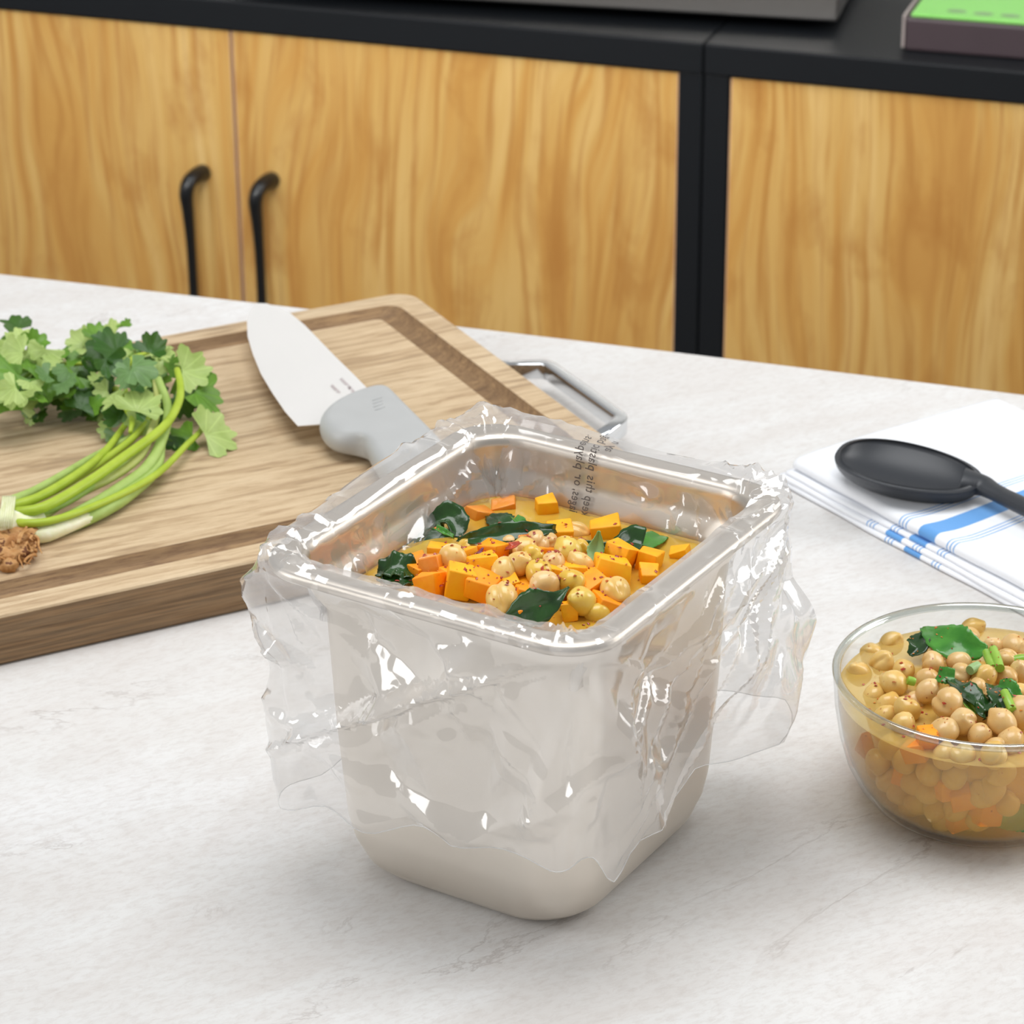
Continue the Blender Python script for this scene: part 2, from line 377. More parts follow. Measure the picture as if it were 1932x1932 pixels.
# slightly bowed far edge
xs = np.linspace(-1150, 1150, 41); edge = [(a, -9.0*(a/600)**2 + 3) for a in xs]
outl = [(a, b) for a, b in edge]+[(1150, -1500), (-1150, -1500)]
n = len(outl); vs = [TF(a, b, 0) for a, b in outl]+[TF(a, b, -38) for a, b in outl]
fs = [tuple(range(n))[::-1], tuple(range(n, 2*n))]+[(i, (i+1) % n, n+(i+1) % n, n+i) for i in range(n)]
bevel(mesh('tabletop', vs, fs, M['stone'], tb, smooth=False), 1.5, 2)
for a in (-1000, 1000):
    for b in (-150, -1380):
        box('leg', M['black'], TF, a-30, a+30, b-30, b+30, -Z0, -38, tb, 2)

# ------------------------------------------------------------------ cabinets
def cabinet(x0, x1, doors, label, dm):
    F = CF; o0 = F((x0+x1)/2, 0, -Z0)
    c = empty('base_cabinet', o0, label, 'cabinet', 'black framed base cabinets with wooden doors')
    box('countertop', M['black'], F, x0+.6, x1-.6, -4, 620, -60.5, -32.5, c, 2.0, 3)
    box('carcass', M['blackgap'], F, x0+3, x1-3, 20, 600, -Z0+60, -61, c)
    for a, b in ((x0+.8, x0+22.5), (x1-22.5, x1-.8)):
        box('frame_post', M['black'], F, a, b, -1, 20, -Z0, -61, c, 1)
    box('frame_rail', M['black'], F, x0+22.5, x1-22.5, 0, 20, -Z0+60, -Z0+90, c, 1)
    for i, (a, b, hx) in enumerate(doors):
        d = box('door', dm[i], F, a, b, 0, 18, -Z0+95, -62, c, 0)
        d2 = box('edge_band', M['dooredge'], F, a-.0, a+.9, -.5, 17, -Z0+95, -62, d); 
        d3 = box('edge_band', M['dooredge'], F, b-.9, b, -.5, 17, -Z0+95, -62, d)
        if hx is not None:
            zt = -203
            path = [F(hx+5, 0, zt+3), F(hx+4, -12, zt+4), F(hx+1.5, -24, zt+1), F(hx, -29, zt-10), F(hx, -27, zt-30), F(hx, -25, zt-60), F(hx, -24.5, zt-90),
                    F(hx, -25, zt-120), F(hx, -27, zt-150), F(hx, -29, zt-168), F(hx+1.5, -24, zt-179), F(hx+4, -12, zt-182), F(hx+5, 0, zt-181)]
            pp = smooth_path(path, 48)
            v, f = tube(pp, [8, 7.6, 7, 6.8, 5.6, 4.6, 4.4, 4.6, 5.6, 6.8, 7, 7.6, 8], 12, up=tuple(cabx))
            mesh('handle', v, f, M['handle'], d)
    return c
cabinet(-894, 0, [(-870.5, -448.2, -487), (-446, -22.5, -417)], 'left black base cabinet with two wooden doors and curved black handles', M['doors'][:2])
cabinet(0, 894, [(24.5, 446, 417), (448.2, 870.5, 487)], 'right black base cabinet whose wooden door shows beside the seam', M['doors'][2:])

# appliance on the counter
AF = frame(CF(102, 60, 0), np.array([CF(102, 60, 0)-CF(-238, 26, 0)][0]))
ap = empty('steel_appliance', AF(-280, 200, -32.5), 'large brushed steel kitchen appliance at top edge, standing on black counter', 'appliance')
box('body', M['brushed'], AF, -560, 0, 0, 380, -22, 300, ap, 2.5, 3)
box('bottom_tray', M['blackgap'], AF, -545, -14, 14, 366, -25.5, -22, ap)
for a, b in ((-40, 35), (-520, 35), (-40, 345), (-520, 345)):
    v, f = tube([AF(a, b, -32.4), AF(a, b, -25.4)], [11, 12], 16); mesh('foot', v, f, M['blackgap'], ap)
box('door_panel', M['brushed'], AF, -548, -150, -14, 0, 8, 285, ap, 2)
v, f = tube([AF(-175, -14, 40), AF(-175, -40, 45), AF(-175, -40, 240), AF(-175, -14, 245)], 6, 12, up=(1, 0, 0)); mesh('handle', v, f, M['chrome'], ap)

# green topped device
gf = frame(CF(168, 28, 0), cabx + .03*np.array([0, 1, 0]))
gd = empty('digital_device', gf(70, 60, -32.5), 'dark plum device with bright green top on counter at upper right', 'device')
box('body', M['plum'], gf, 0, 170, 0, 130, -32.3, -4, gd, 2.5, 3)
box('tray_edge', M['clear'], gf, -2.2, 0, -1, 130, -30, -1.5, gd, .8)
box('top_panel', M['green'], gf, 4, 166, 5, 126, -4, -1.2, gd, .8)
for k, (a, b) in enumerate(((40, 22), (63, 20), (86, 20))):
    lo = [[gf(a+8.5*math.cos(t), b+4.5*math.sin(t), z) for t in np.linspace(0, 2*math.pi, 24, endpoint=False)] for z in (-1.2, -.7)]
    v, f = loft(lo, False, True); mesh('button', v, f, M['greenbtn'], gd, smooth=False)

# ------------------------------------------------------------------ chopping board
BY = 0.46628; g1 = np.array([math.cos(BY), math.sin(BY), 0])
BF = frame((0, 0, 0), g1); TB = 27.4
bx0, bx1, by0, by1 = 255., 705.5, 1232.5, 1541.5
bcx, bcy = (bx0+bx1)/2, (by0+by1)/2
bd = empty('chopping_board', BF(bcx, bcy, 0), 'thick oak chopping board with juice groove and metal side handle', 'board')
bw, bdp = bx1-bx0, by1-by0
def bl(ins, z, r, ex=0): return [BF(bcx+a, bcy+b, z) for a, b in rrect(bw-2*ins, bdp-2*ins, r, 8)]
outer = [bl(1.5, .3, 13), bl(0, 2, 14), bl(0, TB-1.6, 14), bl(.5, TB-.5, 13.5), bl(1.6, TB, 13), bl(16.6, TB, 11)]
v, f = loft(outer, True, False); nl = len(outer[0])
inner = bl(35.4, TB, 5); b = len(v); v += inner; f.append(tuple(b+j for j in range(nl)))
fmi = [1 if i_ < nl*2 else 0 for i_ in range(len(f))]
mesh('plank', v, f, None, bd, sharp=40, mats=[M['board'], M['board_shaded']], fm=fmi)
gl_ = [bl(16.6, TB, 11), bl(17.2, TB-.8, 11), bl(18.6, TB-3.8, 10.5), bl(21.5, TB-6.2, 10), bl(26, TB-7.2, 9), bl(30.5, TB-6.2, 7), bl(33.4, TB-3.8, 6), bl(34.8, TB-.8, 5), bl(35.4, TB, 5)]
v, f = loft(gl_); mesh('juice_groove', v, f, M['groove'], bd)
# metal handle: rounded rectangular bar, flat stock 6 x 13
def fillet(pts, rad, n=7):
    out = [V3((*pts[0], 0))]
    for a, b, c in zip(pts, pts[1:], pts[2:]):
        a, b, c = (V3((*q, 0)) for q in (a, b, c)); u1 = (a-b)/np.linalg.norm(a-b); u2 = (c-b)/np.linalg.norm(c-b)
        p0, p2 = b+u1*rad, b+u2*rad
        for k in range(n+1):
            t_ = k/n; out.append((1-t_)**2*p0+2*t_*(1-t_)*b+t_*t_*p2)
    out.append(V3((*pts[-1], 0))); return out
hp2 = fillet([(bx1-3, bcy+43), (bx1+30.5, bcy+28), (bx1+30.5, bcy-65), (bx1-3, bcy-86)], 6)
loops = []
for i, p in enumerate(hp2):
    t_ = hp2[min(i+1, len(hp2)-1)]-hp2[max(i-1, 0)]; t_ /= np.linalg.norm(t_); nrm = np.array([t_[1], -t_[0], 0])
    loops.append([BF(*(p+nrm*dx+np.array([0, 0, 15+dz]))) for dx, dz in rrect(7.5, 10, 1.2, 3)])
v, f = loft(loops, True, True); mesh('side_handle', v, f, M['chrome'], bd)

# ------------------------------------------------------------------ knife
def outline_prism(name, pts, z0, z1, mat, parent, bev=0, seg=3, smooth=True):
    n = len(pts); top = [at(x, y, z1) for x, y in pts]; bot = [p-np.array([0, 0, z1-z0]) for p in top]
    fs = [tuple(range(n)), tuple(range(n, 2*n))[::-1]]+[(i, n+i, n+(i+1) % n, (i+1) % n) for i in range(n)]
    vs = top+bot
    a = np.array([(p[0], p[1]) for p in top]); area2 = sum(a[i][0]*a[(i+1) % n][1]-a[(i+1) % n][0]*a[i][1] for i in range(n))
    if area2 < 0: fs = [f[::-1] for f in fs]
    o = mesh(name, vs, fs, mat, parent, smooth=smooth)
    if bev: bevel(o, bev, seg, 30)
    return o
kn = empty('chef_knife', at(640, 740, TB+.2), 'broad steel chef knife with light grey handle lying on chopping board', 'knife')
KZ = 40.0
blade = [(482, 574), (472, 588), (466, 606), (467, 634), (477, 668), (492, 705), (514, 742), (538, 777), (562, 804), (602, 801), (640, 800), (720, 775),
         (701, 744), (668, 710), (635, 678), (604, 646), (575, 616), (548, 594), (526, 583), (503, 575)]
# blade: wedge section, edge side thin
spine0, edge0 = at(701, 744, KZ), at(562, 804, KZ)
top = [at(x, y, KZ) for x, y in blade]; n = len(top)
ax = at(701, 744, KZ)-at(548, 594, KZ); ax /= np.linalg.norm(ax); pn = np.cross((0, 0, 1), ax)
th = [min(1.0, max(.12, ((p-spine0)@pn)/((edge0-spine0)@pn)*-.9+1.0)) for p in top]
up_ = [p+np.array([0, 0, t]) for p, t in zip(top, th)]; dn = [p-np.array([0, 0, t]) for p, t in zip(top, th)]
fs = [tuple(range(n))[::-1], tuple(range(n, 2*n))]+[(i, (i+1) % n, n+(i+1) % n, n+i) for i in range(n)]
bl_ob = mesh('blade', up_+dn, fs, M['blade'], kn, smooth=False)
hx = [(729, 739), (716, 740), (701, 746), (673, 754), (648, 764), (628, 775), (613, 787), (603, 801), (603, 813), (612, 826), (628, 836), (648, 841), (668, 840),
      (684, 840), (692, 852), (702, 872), (722, 900), (750, 930), (780, 950), (806, 962), (838, 966), (866, 957), (885, 936), (884, 908), (866, 880), (838, 848), (806, 815), (768, 777), (740, 748)]
base_ = [at(x, y, KZ-1.5) for x, y in hx]; ext_ = base_[-3:]+base_+base_[:3]; ring_ = np.array(smooth_path(ext_, 4*(len(ext_)-1))[12:12+4*len(base_)]); nr0 = len(ring_)
ar_ = np.sum(ring_[:, 0]*np.roll(ring_[:, 1], -1)-np.roll(ring_[:, 0], -1)*ring_[:, 1])
if ar_ < 0: ring_ = ring_[::-1]
def resample(P, n=130):
    Q = np.vstack([P, P[:1]]); L = np.concatenate([[0], np.cumsum(np.linalg.norm(np.diff(Q, axis=0), axis=1))])
    t_ = np.linspace(0, L[-1], n, endpoint=False); return np.stack([np.interp(t_, L, Q[:, i]) for i in range(3)], 1)
ring_ = resample(ring_)
for _ in range(3): ring_ = .5*ring_+.25*(np.roll(ring_, 1, 0)+np.roll(ring_, -1, 0))
def inset_ring(P, d):
    P = P.copy(); k = max(1, int(abs(d)/.4))
    for _ in range(k):
        T_ = np.roll(P, -1, 0)-np.roll(P, 1, 0); T_ /= np.linalg.norm(T_, axis=1)[:, None]+1e-9
        P = P+np.stack([-T_[:, 1], T_[:, 0], 0*T_[:, 0]], 1)*d/k
        P = .6*P+.2*(np.roll(P, 1, 0)+np.roll(P, -1, 0)); P = resample(P)
    return P
loops = []
for a_ in np.linspace(-math.pi/2, math.pi/2, 15):
    q_ = inset_ring(ring_, 5.8*(1-math.cos(a_))) if math.cos(a_) < .995 else ring_
    loops.append([p+np.array([0, 0, 8.0*math.sin(a_)]) for p in q_])
v, f = loft(loops, True, True); mesh('handle', v, f, M['grip'], kn)
for k in range(4):
    p0 = np.array([(702, 756), (703, 762), (704, 768), (707, 774)][k]); q = np.array([21, -7])
    a_, b_ = at(*p0, KZ+6.6), at(*(p0+q*.9+np.array([0, 0])), KZ+6.6)
    v, f = tube([a_, (a_+b_)/2, b_], [.2, .45, .2], 6); mesh('thumb_ridge', v, f, M['grip'], kn)
r = rng(5)
etch = []
for (cx, cy, wd, nn) in ((655, 722, 26, 9), (670, 738, 24, 9), (636, 733, 22, 8)):
    for k in range(nn):
        u_ = (k/nn-.5)*wd; p = at(cx+u_*.72, cy+u_*.72, KZ+1.05)
        e_ = at(cx+u_*.72-5, cy+u_*.72+3, KZ+1.05); s_ = (at(cx+u_*.72+1.1, cy+u_*.72+1.1, KZ+1.05)-p)
        etch.append(([p, p+s_, e_+s_, e_], [(0, 1, 2, 3)]) if r.random() > .15 else ([p, p+s_, (p+e_)/2+s_, (p+e_)/2], [(0, 1, 2, 3)]))
v, f = merge(etch); mesh('etched_mark', v, f, M['etch'], bl_ob, origin=worldo(bl_ob), smooth=False)

# ------------------------------------------------------------------ steel pan
PC = np.array([7.24, 1089.7, 0]); PYAW = -0.557135
pe1 = np.array([math.cos(PYAW), math.sin(PYAW), 0]); PF = frame(PC, pe1)   # a: left->front, b: front->right/back
PW, PD = 162., 176.
def pl(ins, z, r, n=10): return [PF(a, b, z) for a, b in rrect(PW-2*ins, PD-2*ins, r, n)]
pan = empty('steel_pan', PC, 'deep square stainless steel pan with plastic liner, centre of table', 'pan')
prof = [(13.0, 147.2, 19), (4, 147.2, 22), (.8, 147.4, 24), (0, 148.6, 24), (.4, 150.6, 24), (1.8, 151.8, 23), (4.5, 152, 22), (9, 151.9, 21), (11.3, 151.2, 20.5), (12.6, 149.6, 20),
        (13, 147, 19.8), (13.4, 138, 20), (14.2, 135, 20.5), (17, 129, 23), (17.5, 126, 24), (18, 118, 24), (19.5, 70, 25), (21.5, 28, 26), (24, 14, 26), (29, 6, 25), (37, 2.2, 22), (48, 1.6, 18)]
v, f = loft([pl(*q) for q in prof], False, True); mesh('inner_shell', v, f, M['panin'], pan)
prof = [(13.0, 147.2, 19), (12.2, 146, 19.5), (12.4, 138, 20), (13.2, 135, 20.5), (16, 128.5, 23), (16.6, 118, 24), (18, 70, 25), (20, 28, 26.5), (21.5, 18, 27), (25, 8, 27), (31, 2, 25), (38, 0.1, 22), (48, 0.05, 18)]
v, f = loft([pl(*q) for q in prof][::-1], True, False); mesh('outer_shell', v, [q[::-1] for q in f] if False else f, M['pan'], pan)

# broth in the pan
LZ = 126.0
so = empty('pan_broth', PF(0, 0, 100), 'golden cloudy broth filling the lined steel pan', 'soup')
def sheet(name, z, ins, mat, parent):
    L = [pl(ins, z+.5, 21), pl(ins+1.0, z+.1, 20), pl(ins+3, z, 19), pl(ins+20, z, 14), pl(ins+45, z, 8)]
    v, f = loft(L, False, True); return mesh(name, v, f, mat, parent)
sheet('broth_surface', LZ, 18.3, M['broth'], so)
sheet('broth_layer', LZ-5, 19.0, M['brothdeep'], so)
v, f = loft([pl(19.2, LZ-5.2, 20), pl(20, 100, 20), pl(22, 70, 20)][::-1], True, False)
mesh('broth_body', v, f, M['brothdeep'], so)

# ------------------------------------------------------------------ food builders
def ico(sub=3):
    bm = bmesh.new(); bmesh.ops.create_icosphere(bm, subdivisions=sub, radius=1)
    v = np.array([p.co[:] for p in bm.verts]); f = [tuple(q.index for q in p.verts) for p in bm.faces]; bm.free(); return v, f
ICO = ico(3); ICO4 = ico(4)
def rotm(ax, ay, az):
    return np.array(Matrix.Rotation(az, 3, 'Z') @ Matrix.Rotation(ay, 3, 'Y') @ Matrix.Rotation(ax, 3, 'X'))
def chickpea_mesh(seed):
    v = ICO4[0].copy(); r = rng(seed)
    x, y, z = v.T
    seam = np.exp(-(y/.22)**2)*np.clip(.35+.9*z, 0, 1)
    rad = 1-.15*seam - .05*np.exp(-(y/.1)**2)*np.clip(x, 0, 1)
    beak = np.exp(-(((x-.92)**2+y**2+(z-.25)**2)/.09))
    rad = rad+.26*beak
    lump = .025*np.sin(3.1*x+seed)*np.cos(4.3*z+seed*2)+.03*np.sin(5*y+seed*1.7)
    w = v*(rad+lump)[:, None]*np.array([1.08, .98, .93])
    me_v = w
    return me_v
PEAS = [chickpea_mesh(s) for s in range(5)]
PEAME = {}
def place_pea(pos, rad, mat, seed, label, group):
    r = rng(seed*7+3); k = seed % 5; key = (k, mat.name)
    if key not in PEAME:
        o = mesh('chickpea', PEAS[k]*5.0, ICO4[1], mat, origin=(0, 0, 0)); PEAME[key] = o.data; new = o
    else:
        new = bpy.data.objects.new('chickpea', PEAME[key]); COL.objects.link(new)
    new.location = (pos[0]/1000, pos[1]/1000, (pos[2]+Z0)/1000)
    new.rotation_euler = (r.uniform(-3, 3), r.uniform(-1, 1), r.uniform(-3, 3)); s = rad/5; new.scale = (s*r.uniform(.95, 1.08), s*r.uniform(.95, 1.05), s)
    return tag(new, label, 'chickpea', group)
def cube_data(seed, mat):
    r = rng(seed); sz = np.array([r.uniform(.85, 1.15), r.uniform(.8, 1.05), r.uniform(.8, 1.1)])
    vs = [np.array([x, y, z])*sz*.5+np.array([r.uniform(-.09, .09) for _ in range(3)]) for z in (-1, 1) for (x, y) in ((-1, -1), (1, -1), (1, 1), (-1, 1))]
    bm = bmesh.new(); bv = [bm.verts.new(p*.010) for p in vs]
    for f in [(3, 2, 1, 0), (4, 5, 6, 7), (0, 1, 5, 4), (1, 2, 6, 5), (2, 3, 7, 6), (3, 0, 4, 7)]: bm.faces.new([bv[i] for i in f])
    bmesh.ops.bevel(bm, geom=bm.edges[:]+bm.verts[:], offset=.0006, segments=2, affect='EDGES', profile=.5)
    me = bpy.data.meshes.new('squash_cube'); bm.to_mesh(me); bm.free(); me.materials.append(mat)
    me.polygons.foreach_set('use_smooth', [True]*len(me.polygons)); me.set_sharp_from_angle(angle=math.radians(50)); return me
CUBES = {}
def place_cube(pos, size, mat, seed, label, group, rot=None):
    r = rng(seed*13+1); key = (seed % 6, mat.name)
    if key not in CUBES: CUBES[key] = cube_data(seed % 6, mat)
    o = bpy.data.objects.new('squash_cube', CUBES[key]); COL.objects.link(o)
    o.location = (pos[0]/1000, pos[1]/1000, (pos[2]+Z0)/1000)
    o.rotation_euler = rot or (r.uniform(-.35, .35), r.uniform(-.35, .35), r.uniform(0, 1.6)); s = size/10; o.scale = (s, s, s)
    return tag(o, label, 'squash cube', group)
def leaf_obj(name, pts, widths, mat, label, cat='leaf', cup=.25, nrm=None, wave=.0, twist=0, group=None, thick=.35, nw=8, parent=None, nseg=26):
    """pts: list of world mm points down the midrib; widths: half widths"""
    P = smooth_path(pts, nseg); m = len(P); Wd = np.interp(np.linspace(0, 1, m), np.linspace(0, 1, len(widths)), widths); Wd = np.convolve(np.pad(Wd, 3, 'edge'), np.ones(7)/7, 'valid'); Wd[0] = min(Wd[0], widths[0]+.4); Wd[-1] = min(Wd[-1], widths[-1]+.4); Wd = Wd*(1+.05*np.sin(np.arange(m)*1.9))
    N = V3(nrm if nrm is not None else (0, -.3, .95)); N /= np.linalg.norm(N)
    vs, fs = [], []
    for i, p in enumerate(P):
        t_ = P[min(i+1, m-1)]-P[max(i-1, 0)]; t_ /= np.linalg.norm(t_)+1e-9
        s_ = np.cross(t_, N); s_ /= np.linalg.norm(s_)+1e-9; u_ = np.cross(s_, t_)
        tw = twist*(i/m-.5); s2 = math.cos(tw)*s_+math.sin(tw)*u_; u2 = np.cross(s2, t_)
        for j in range(nw+1):
            q = 2*j/nw-1
            h = cup*Wd[i]*abs(q)**1.3 + wave*math.sin(i*.9+q*2)*abs(q) - .25*math.exp(-(q/.12)**2)
            vs.append(p+s2*q*Wd[i]+u2*h)
    for i in range(m-1):
        for j in range(nw):
            a = i*(nw+1)+j; fs.append((a, a+1, a+nw+2, a+nw+1))
    o = mesh(name, vs, fs, mat, parent); solid(o, thick)
    if parent is None: tag(o, label, cat, group)
    return o

# ---- pan contents: zoomed picture coordinates -> image
def Zp(x, y): return (680+x*.3364, 880+y*.3364)
GP = 'chickpeas in the steel pan'; GC = 'squash cubes in the steel pan'
pan_peas = [  # x, y, lift above the broth, radius, material, label
 (520, 515, 7, 6.3, 'chickpea', 'large pointed chickpea in the pan, leftmost of those standing clear of the broth'),
 (608, 462, 3, 5.4, 'chickpea_y', 'yellowish chickpea behind the leftmost pan chickpea, half under a squash sliver'),
 (838, 438, 6, 6.0, 'chickpea_p', 'pale chickpea in the pan just below the long leaf strip, beside red chili'),
 (800, 592, 8, 5.9, 'chickpea', 'white cone-shaped chickpea between squash cubes near the pan centre'),
 (888, 548, 10, 5.8, 'chickpea', 'round chickpea at the top of the pan pile, right of the cone-shaped one'),
 (985, 430, 7, 6.0, 'chickpea_p', 'pale beige chickpea at the back of the pan pile under the leaf tip'),
 (1040, 425, 5, 5.2, 'chickpea_p', 'pale chickpea tucked behind another at the back of the pan pile'),
 (920, 470, 8, 5.4, 'chickpea', 'chickpea with orange specks behind the round top chickpea of the pan'),
 (962, 505, 9, 5.2, 'chickpea_y', 'small lobed chickpea in the middle of the pan pile'),
 (998, 592, 9, 6.0, 'chickpea_y', 'yellow grooved chickpea in the middle front of the pan pile'),
 (1030, 668, 9, 6.4, 'chickpea_p', 'pinkish chickpea in the pan just above the big dark leaf'),
 (1080, 540, 9, 5.4, 'chickpea_p', 'chili-dusted chickpea right of the pan pile centre'),
 (1165, 480, 7, 6.4, 'chickpea_y', 'smooth yellow double-lobed chickpea behind the pale upright leaf, left side'),
 (1228, 470, 4, 5.2, 'chickpea_y', 'yellow chickpea half hidden left of the pale upright leaf'),
 (1238, 550, 7, 5.6, 'chickpea', 'chickpea with orange chili on its side below the pale upright leaf'),
 (1180, 655, 8, 6.2, 'chickpea_y', 'chickpea with a curl of brown skin near the tip of the big dark leaf'),
 (1240, 757, 6, 6.4, 'chickpea_y', 'shiny yellow chickpea right of the big dark leaf at the pan front'),
 (1425, 697, 6, 6.4, 'chickpea', 'yellow grooved chickpea furthest right in the pan'),
 (795, 742, 7, 6.7, 'chickpea', 'chili-spotted chickpea at the pan front, left of the big dark leaf'),
 (1210, 372, -.5, 5.4, 'chickpea', 'flat chickpea just breaking the broth behind the pan pile'),
 (908, 642, 2, 5.2, 'chickpea_p', 'brownish small chickpea in a gap at the pan front'),
 (1120, 630, 5, 5.6, 'chickpea', 'chickpea squeezed between the pinkish and the brown-skinned ones'),
 (1330, 830, 1, 5.4, 'chickpea_y', 'yellow chickpea low by the right front liner edge')]
for i, (x, y, dz, rad, mt, lb) in enumerate(pan_peas):
    place_pea(at(*Zp(x, y), LZ+dz), rad*.98, M[mt], i, lb, GP)
pan_cubes = [
 (412, 562, 4, 11, 'squash_d', 'pale orange squash cube leftmost in the pan pile'),
 (388, 668, 4, 11, 'squash', 'orange squash cube at the left front corner of the pan pile'),
 (450, 490, 1, 11, 'squash_y', 'squash cube behind the leftmost pan chickpea'),
 (560, 645, 7, 13.5, 'squash_y', 'largest golden squash cube at the pan front left'),
 (480, 625, 2, 9, 'squash', 'narrow squash sliver between the two left front cubes'),
 (600, 512, 6, 9, 'squash_y', 'golden squash sliver right of the leftmost pan chickpea'),
 (688, 560, 7, 11, 'squash_y', 'golden squash cube left of the cone-shaped chickpea'),
 (742, 488, 6, 10.5, 'squash', 'chili-dusted squash cube beside a purple speck'),
 (690, 665, 6, 12.5, 'squash', 'orange squash cube right of the largest golden cube'),
 (845, 678, 4, 9.5, 'squash_y', 'squash wedge under the cone-shaped chickpea'),
 (920, 742, 4, 11, 'squash', 'orange squash cube beside the big dark leaf, left side'),
 (1120, 392, 3, 12, 'squash_y', 'golden squash chunk behind the back chickpeas of the pan'),
 (1380, 370, 1, 12, 'squash_y', 'golden squash cube alone in the broth right of pan centre'),
 (1452, 502, 5, 12, 'squash_y', 'golden squash cube in front of the dark curled leaf'),
 (1410, 580, 6, 14, 'squash_y', 'big golden squash cube right of the pale upright leaf'),
 (1622, 538, 2, 11.5, 'squash_y', 'golden squash cube near the right wall of the pan'),
 (1615, 622, 1, 10, 'squash_y', 'small squash wedge at the pan right, lower of the two by the wall'),
 (1300, 675, 5, 11.5, 'squash', 'rounded orange squash piece behind the shiny yellow chickpea'),
 (1200, 600, 5, 9, 'squash_y', 'golden squash slab under the chickpea right of centre'),
 (1085, 600, 8, 6, 'squash_y', 'tiny golden squash cube between chickpeas at the pan centre'),
 (1385, 788, 2, 11.5, 'squash', 'orange squash cube at the right front edge of the pan opening'),
 (1175, 812, 3, 8, 'squash_y', 'small golden squash cube behind the big dark leaf tip'),
 (1040, 235, 1, 10.5, 'squash_y', 'lone golden squash cube near the back wall of the pan'),
 (810, 255, -3.6, 12, 'squash_d', 'blurred squash slab sunk in broth at the pan back'),
 (665, 300, -2.8, 11.5, 'squash_d', 'sunken squash cube with a chili flake at the pan back left'),
 (1795, 500, 0, 8, 'squash_y', 'squash corner poking out under the right rim'),
 (640, 430, 1, 9, 'squash', 'squash cube under the left end of the long leaf strip'),
 (330, 540, -1, 8, 'squash', 'small orange squash cube beside the dark wet leaves'),
 (700, 620, 0, 12, 'squash', 'squash cube buried in the pan pile behind the front cubes'),
 (880, 610, 0, 13, 'squash', 'squash cube buried under the round top chickpea'),
 (1000, 520, 0, 13, 'squash', 'squash cube buried under the chickpeas of the pile centre'),
 (1120, 600, -1, 13, 'squash', 'squash cube buried behind the pinkish chickpea'),
 (1100, 720, 0, 12, 'squash', 'squash cube buried behind the big dark leaf'),
 (960, 835, 2, 11, 'squash', 'squash cube half under the liner below the big dark leaf'),
 (760, 800, 1, 10, 'squash_y', 'squash cube behind the liner under the chili-spotted front chickpea'),
 (1290, 620, 3, 10, 'squash_y', 'golden squash cube between the pale upright leaf and the yellow front chickpea'),
 (540, 560, 1, 12, 'squash', 'squash cube wedged behind the largest golden cube'),
 (930, 690, 1, 10, 'squash_y', 'squash cube beside the small brownish chickpea'),
 (1310, 770, 0, 11, 'squash_y', 'squash cube low between the two yellow chickpeas at right'),
 (330, 610, 0, 10, 'squash', 'squash cube behind the left front corner cube')]
for i, (x, y, dz, s, mt, lb) in enumerate(pan_cubes):
    place_cube(at(*Zp(x, y), LZ+dz), s*.93, M[mt], i, lb, GC)
def zl(pts, z=LZ): return [at(*Zp(x, y), z+d) for x, y, d in pts]
GL = 'leaves in the steel pan'
leaf_obj('basil_leaf', zl([(380, 330, 1), (430, 300, 4), (490, 290, 5), (525, 330, 3), (530, 400, 0)]), [.5, 3, 6.5, 7.5, 6, 2], M['basil'], 'dark glossy leaf curled at the left of the pan broth', cup=.45, twist=.7, wave=.6, group=GL, nrm=(.2, -.5, .8))
leaf_obj('basil_leaf', zl([(220, 520, -1.6), (300, 480, -1.2), (400, 430, -.8), (520, 400, -.2)]), [2, 9, 11, 5], M['basil'], 'flat dark leaf floating between the curled leaf and wet cluster', cup=.05, group=GL)
leaf_obj('herb_stem_piece', zl([(420, 345, 6), (470, 370, 6), (520, 400, 3)]), [1.6, 1.8, 1.4], M['basil_l'], 'bright green stem piece lying on the curled dark leaf', cat='herb', cup=.5, group=GL)
leaf_obj('basil_leaf', zl([(95, 600, .5), (160, 570, 3.5), (240, 570, 4), (320, 610, 1)]), [2, 6, 7, 3], M['basil'], 'wet dark leaf cluster at the far left corner of the pan', cup=.35, wave=1.2, group=GL, nrm=(0, -.4, .9))
leaf_obj('basil_leaf', zl([(110, 630, 0), (200, 635, 2), (300, 645, .6)]), [2, 5, 2], M['basil'], 'small dark leaf under the wet cluster at the pan left', cup=.3, wave=.8, group=GL)
leaf_obj('basil_leaf', zl([(545, 410, 6), (640, 402, 9), (750, 385, 11), (860, 368, 12), (980, 358, 12), (1095, 352, 9)]), [.6, 3.0, 4.6, 4.2, 3.6, 1.5], M['basil'], 'long narrow leaf strip lying across the back of the pan pile', cup=.35, wave=.5, group=GL, nrm=(0, -.75, .6))
leaf_obj('basil_leaf', zl([(720, 275, 1), (770, 300, 2), (830, 330, 2), (900, 345, 1)]), [1.5, 6, 5.5, 1.5], M['basil'], 'dark leaf floating behind the long leaf strip', cup=.15, group=GL)
leaf_obj('herb_stem_piece', zl([(865, 290, 5), (895, 315, 6), (925, 345, 4)]), [1.8, 2.6, 1.4], M['basil_l'], 'bright green folded leaf piece behind the long strip', cat='herb', cup=.6, group=GL)
leaf_obj('basil_leaf', zl([(1338, 362, 17), (1330, 420, 12), (1315, 480, 8), (1300, 545, 5)]), [.3, 2.6, 4.0, 1.8], M['basil_p'], 'pale green pointed leaf standing upright in the pan', cup=.35, group=GL, nrm=(0, -.9, .3))
leaf_obj('basil_leaf', zl([(1225, 420, 4), (1290, 440, 3), (1380, 455, 2), (1450, 445, 3), (1520, 420, 6), (1585, 430, 6)]), [.8, 2.0, 2.2, 4, 7.5, 6], M['basil'], 'dark curled leaf bridging broth at the right of the pan', cup=.35, group=GL, nrm=(0, -.5, .8))
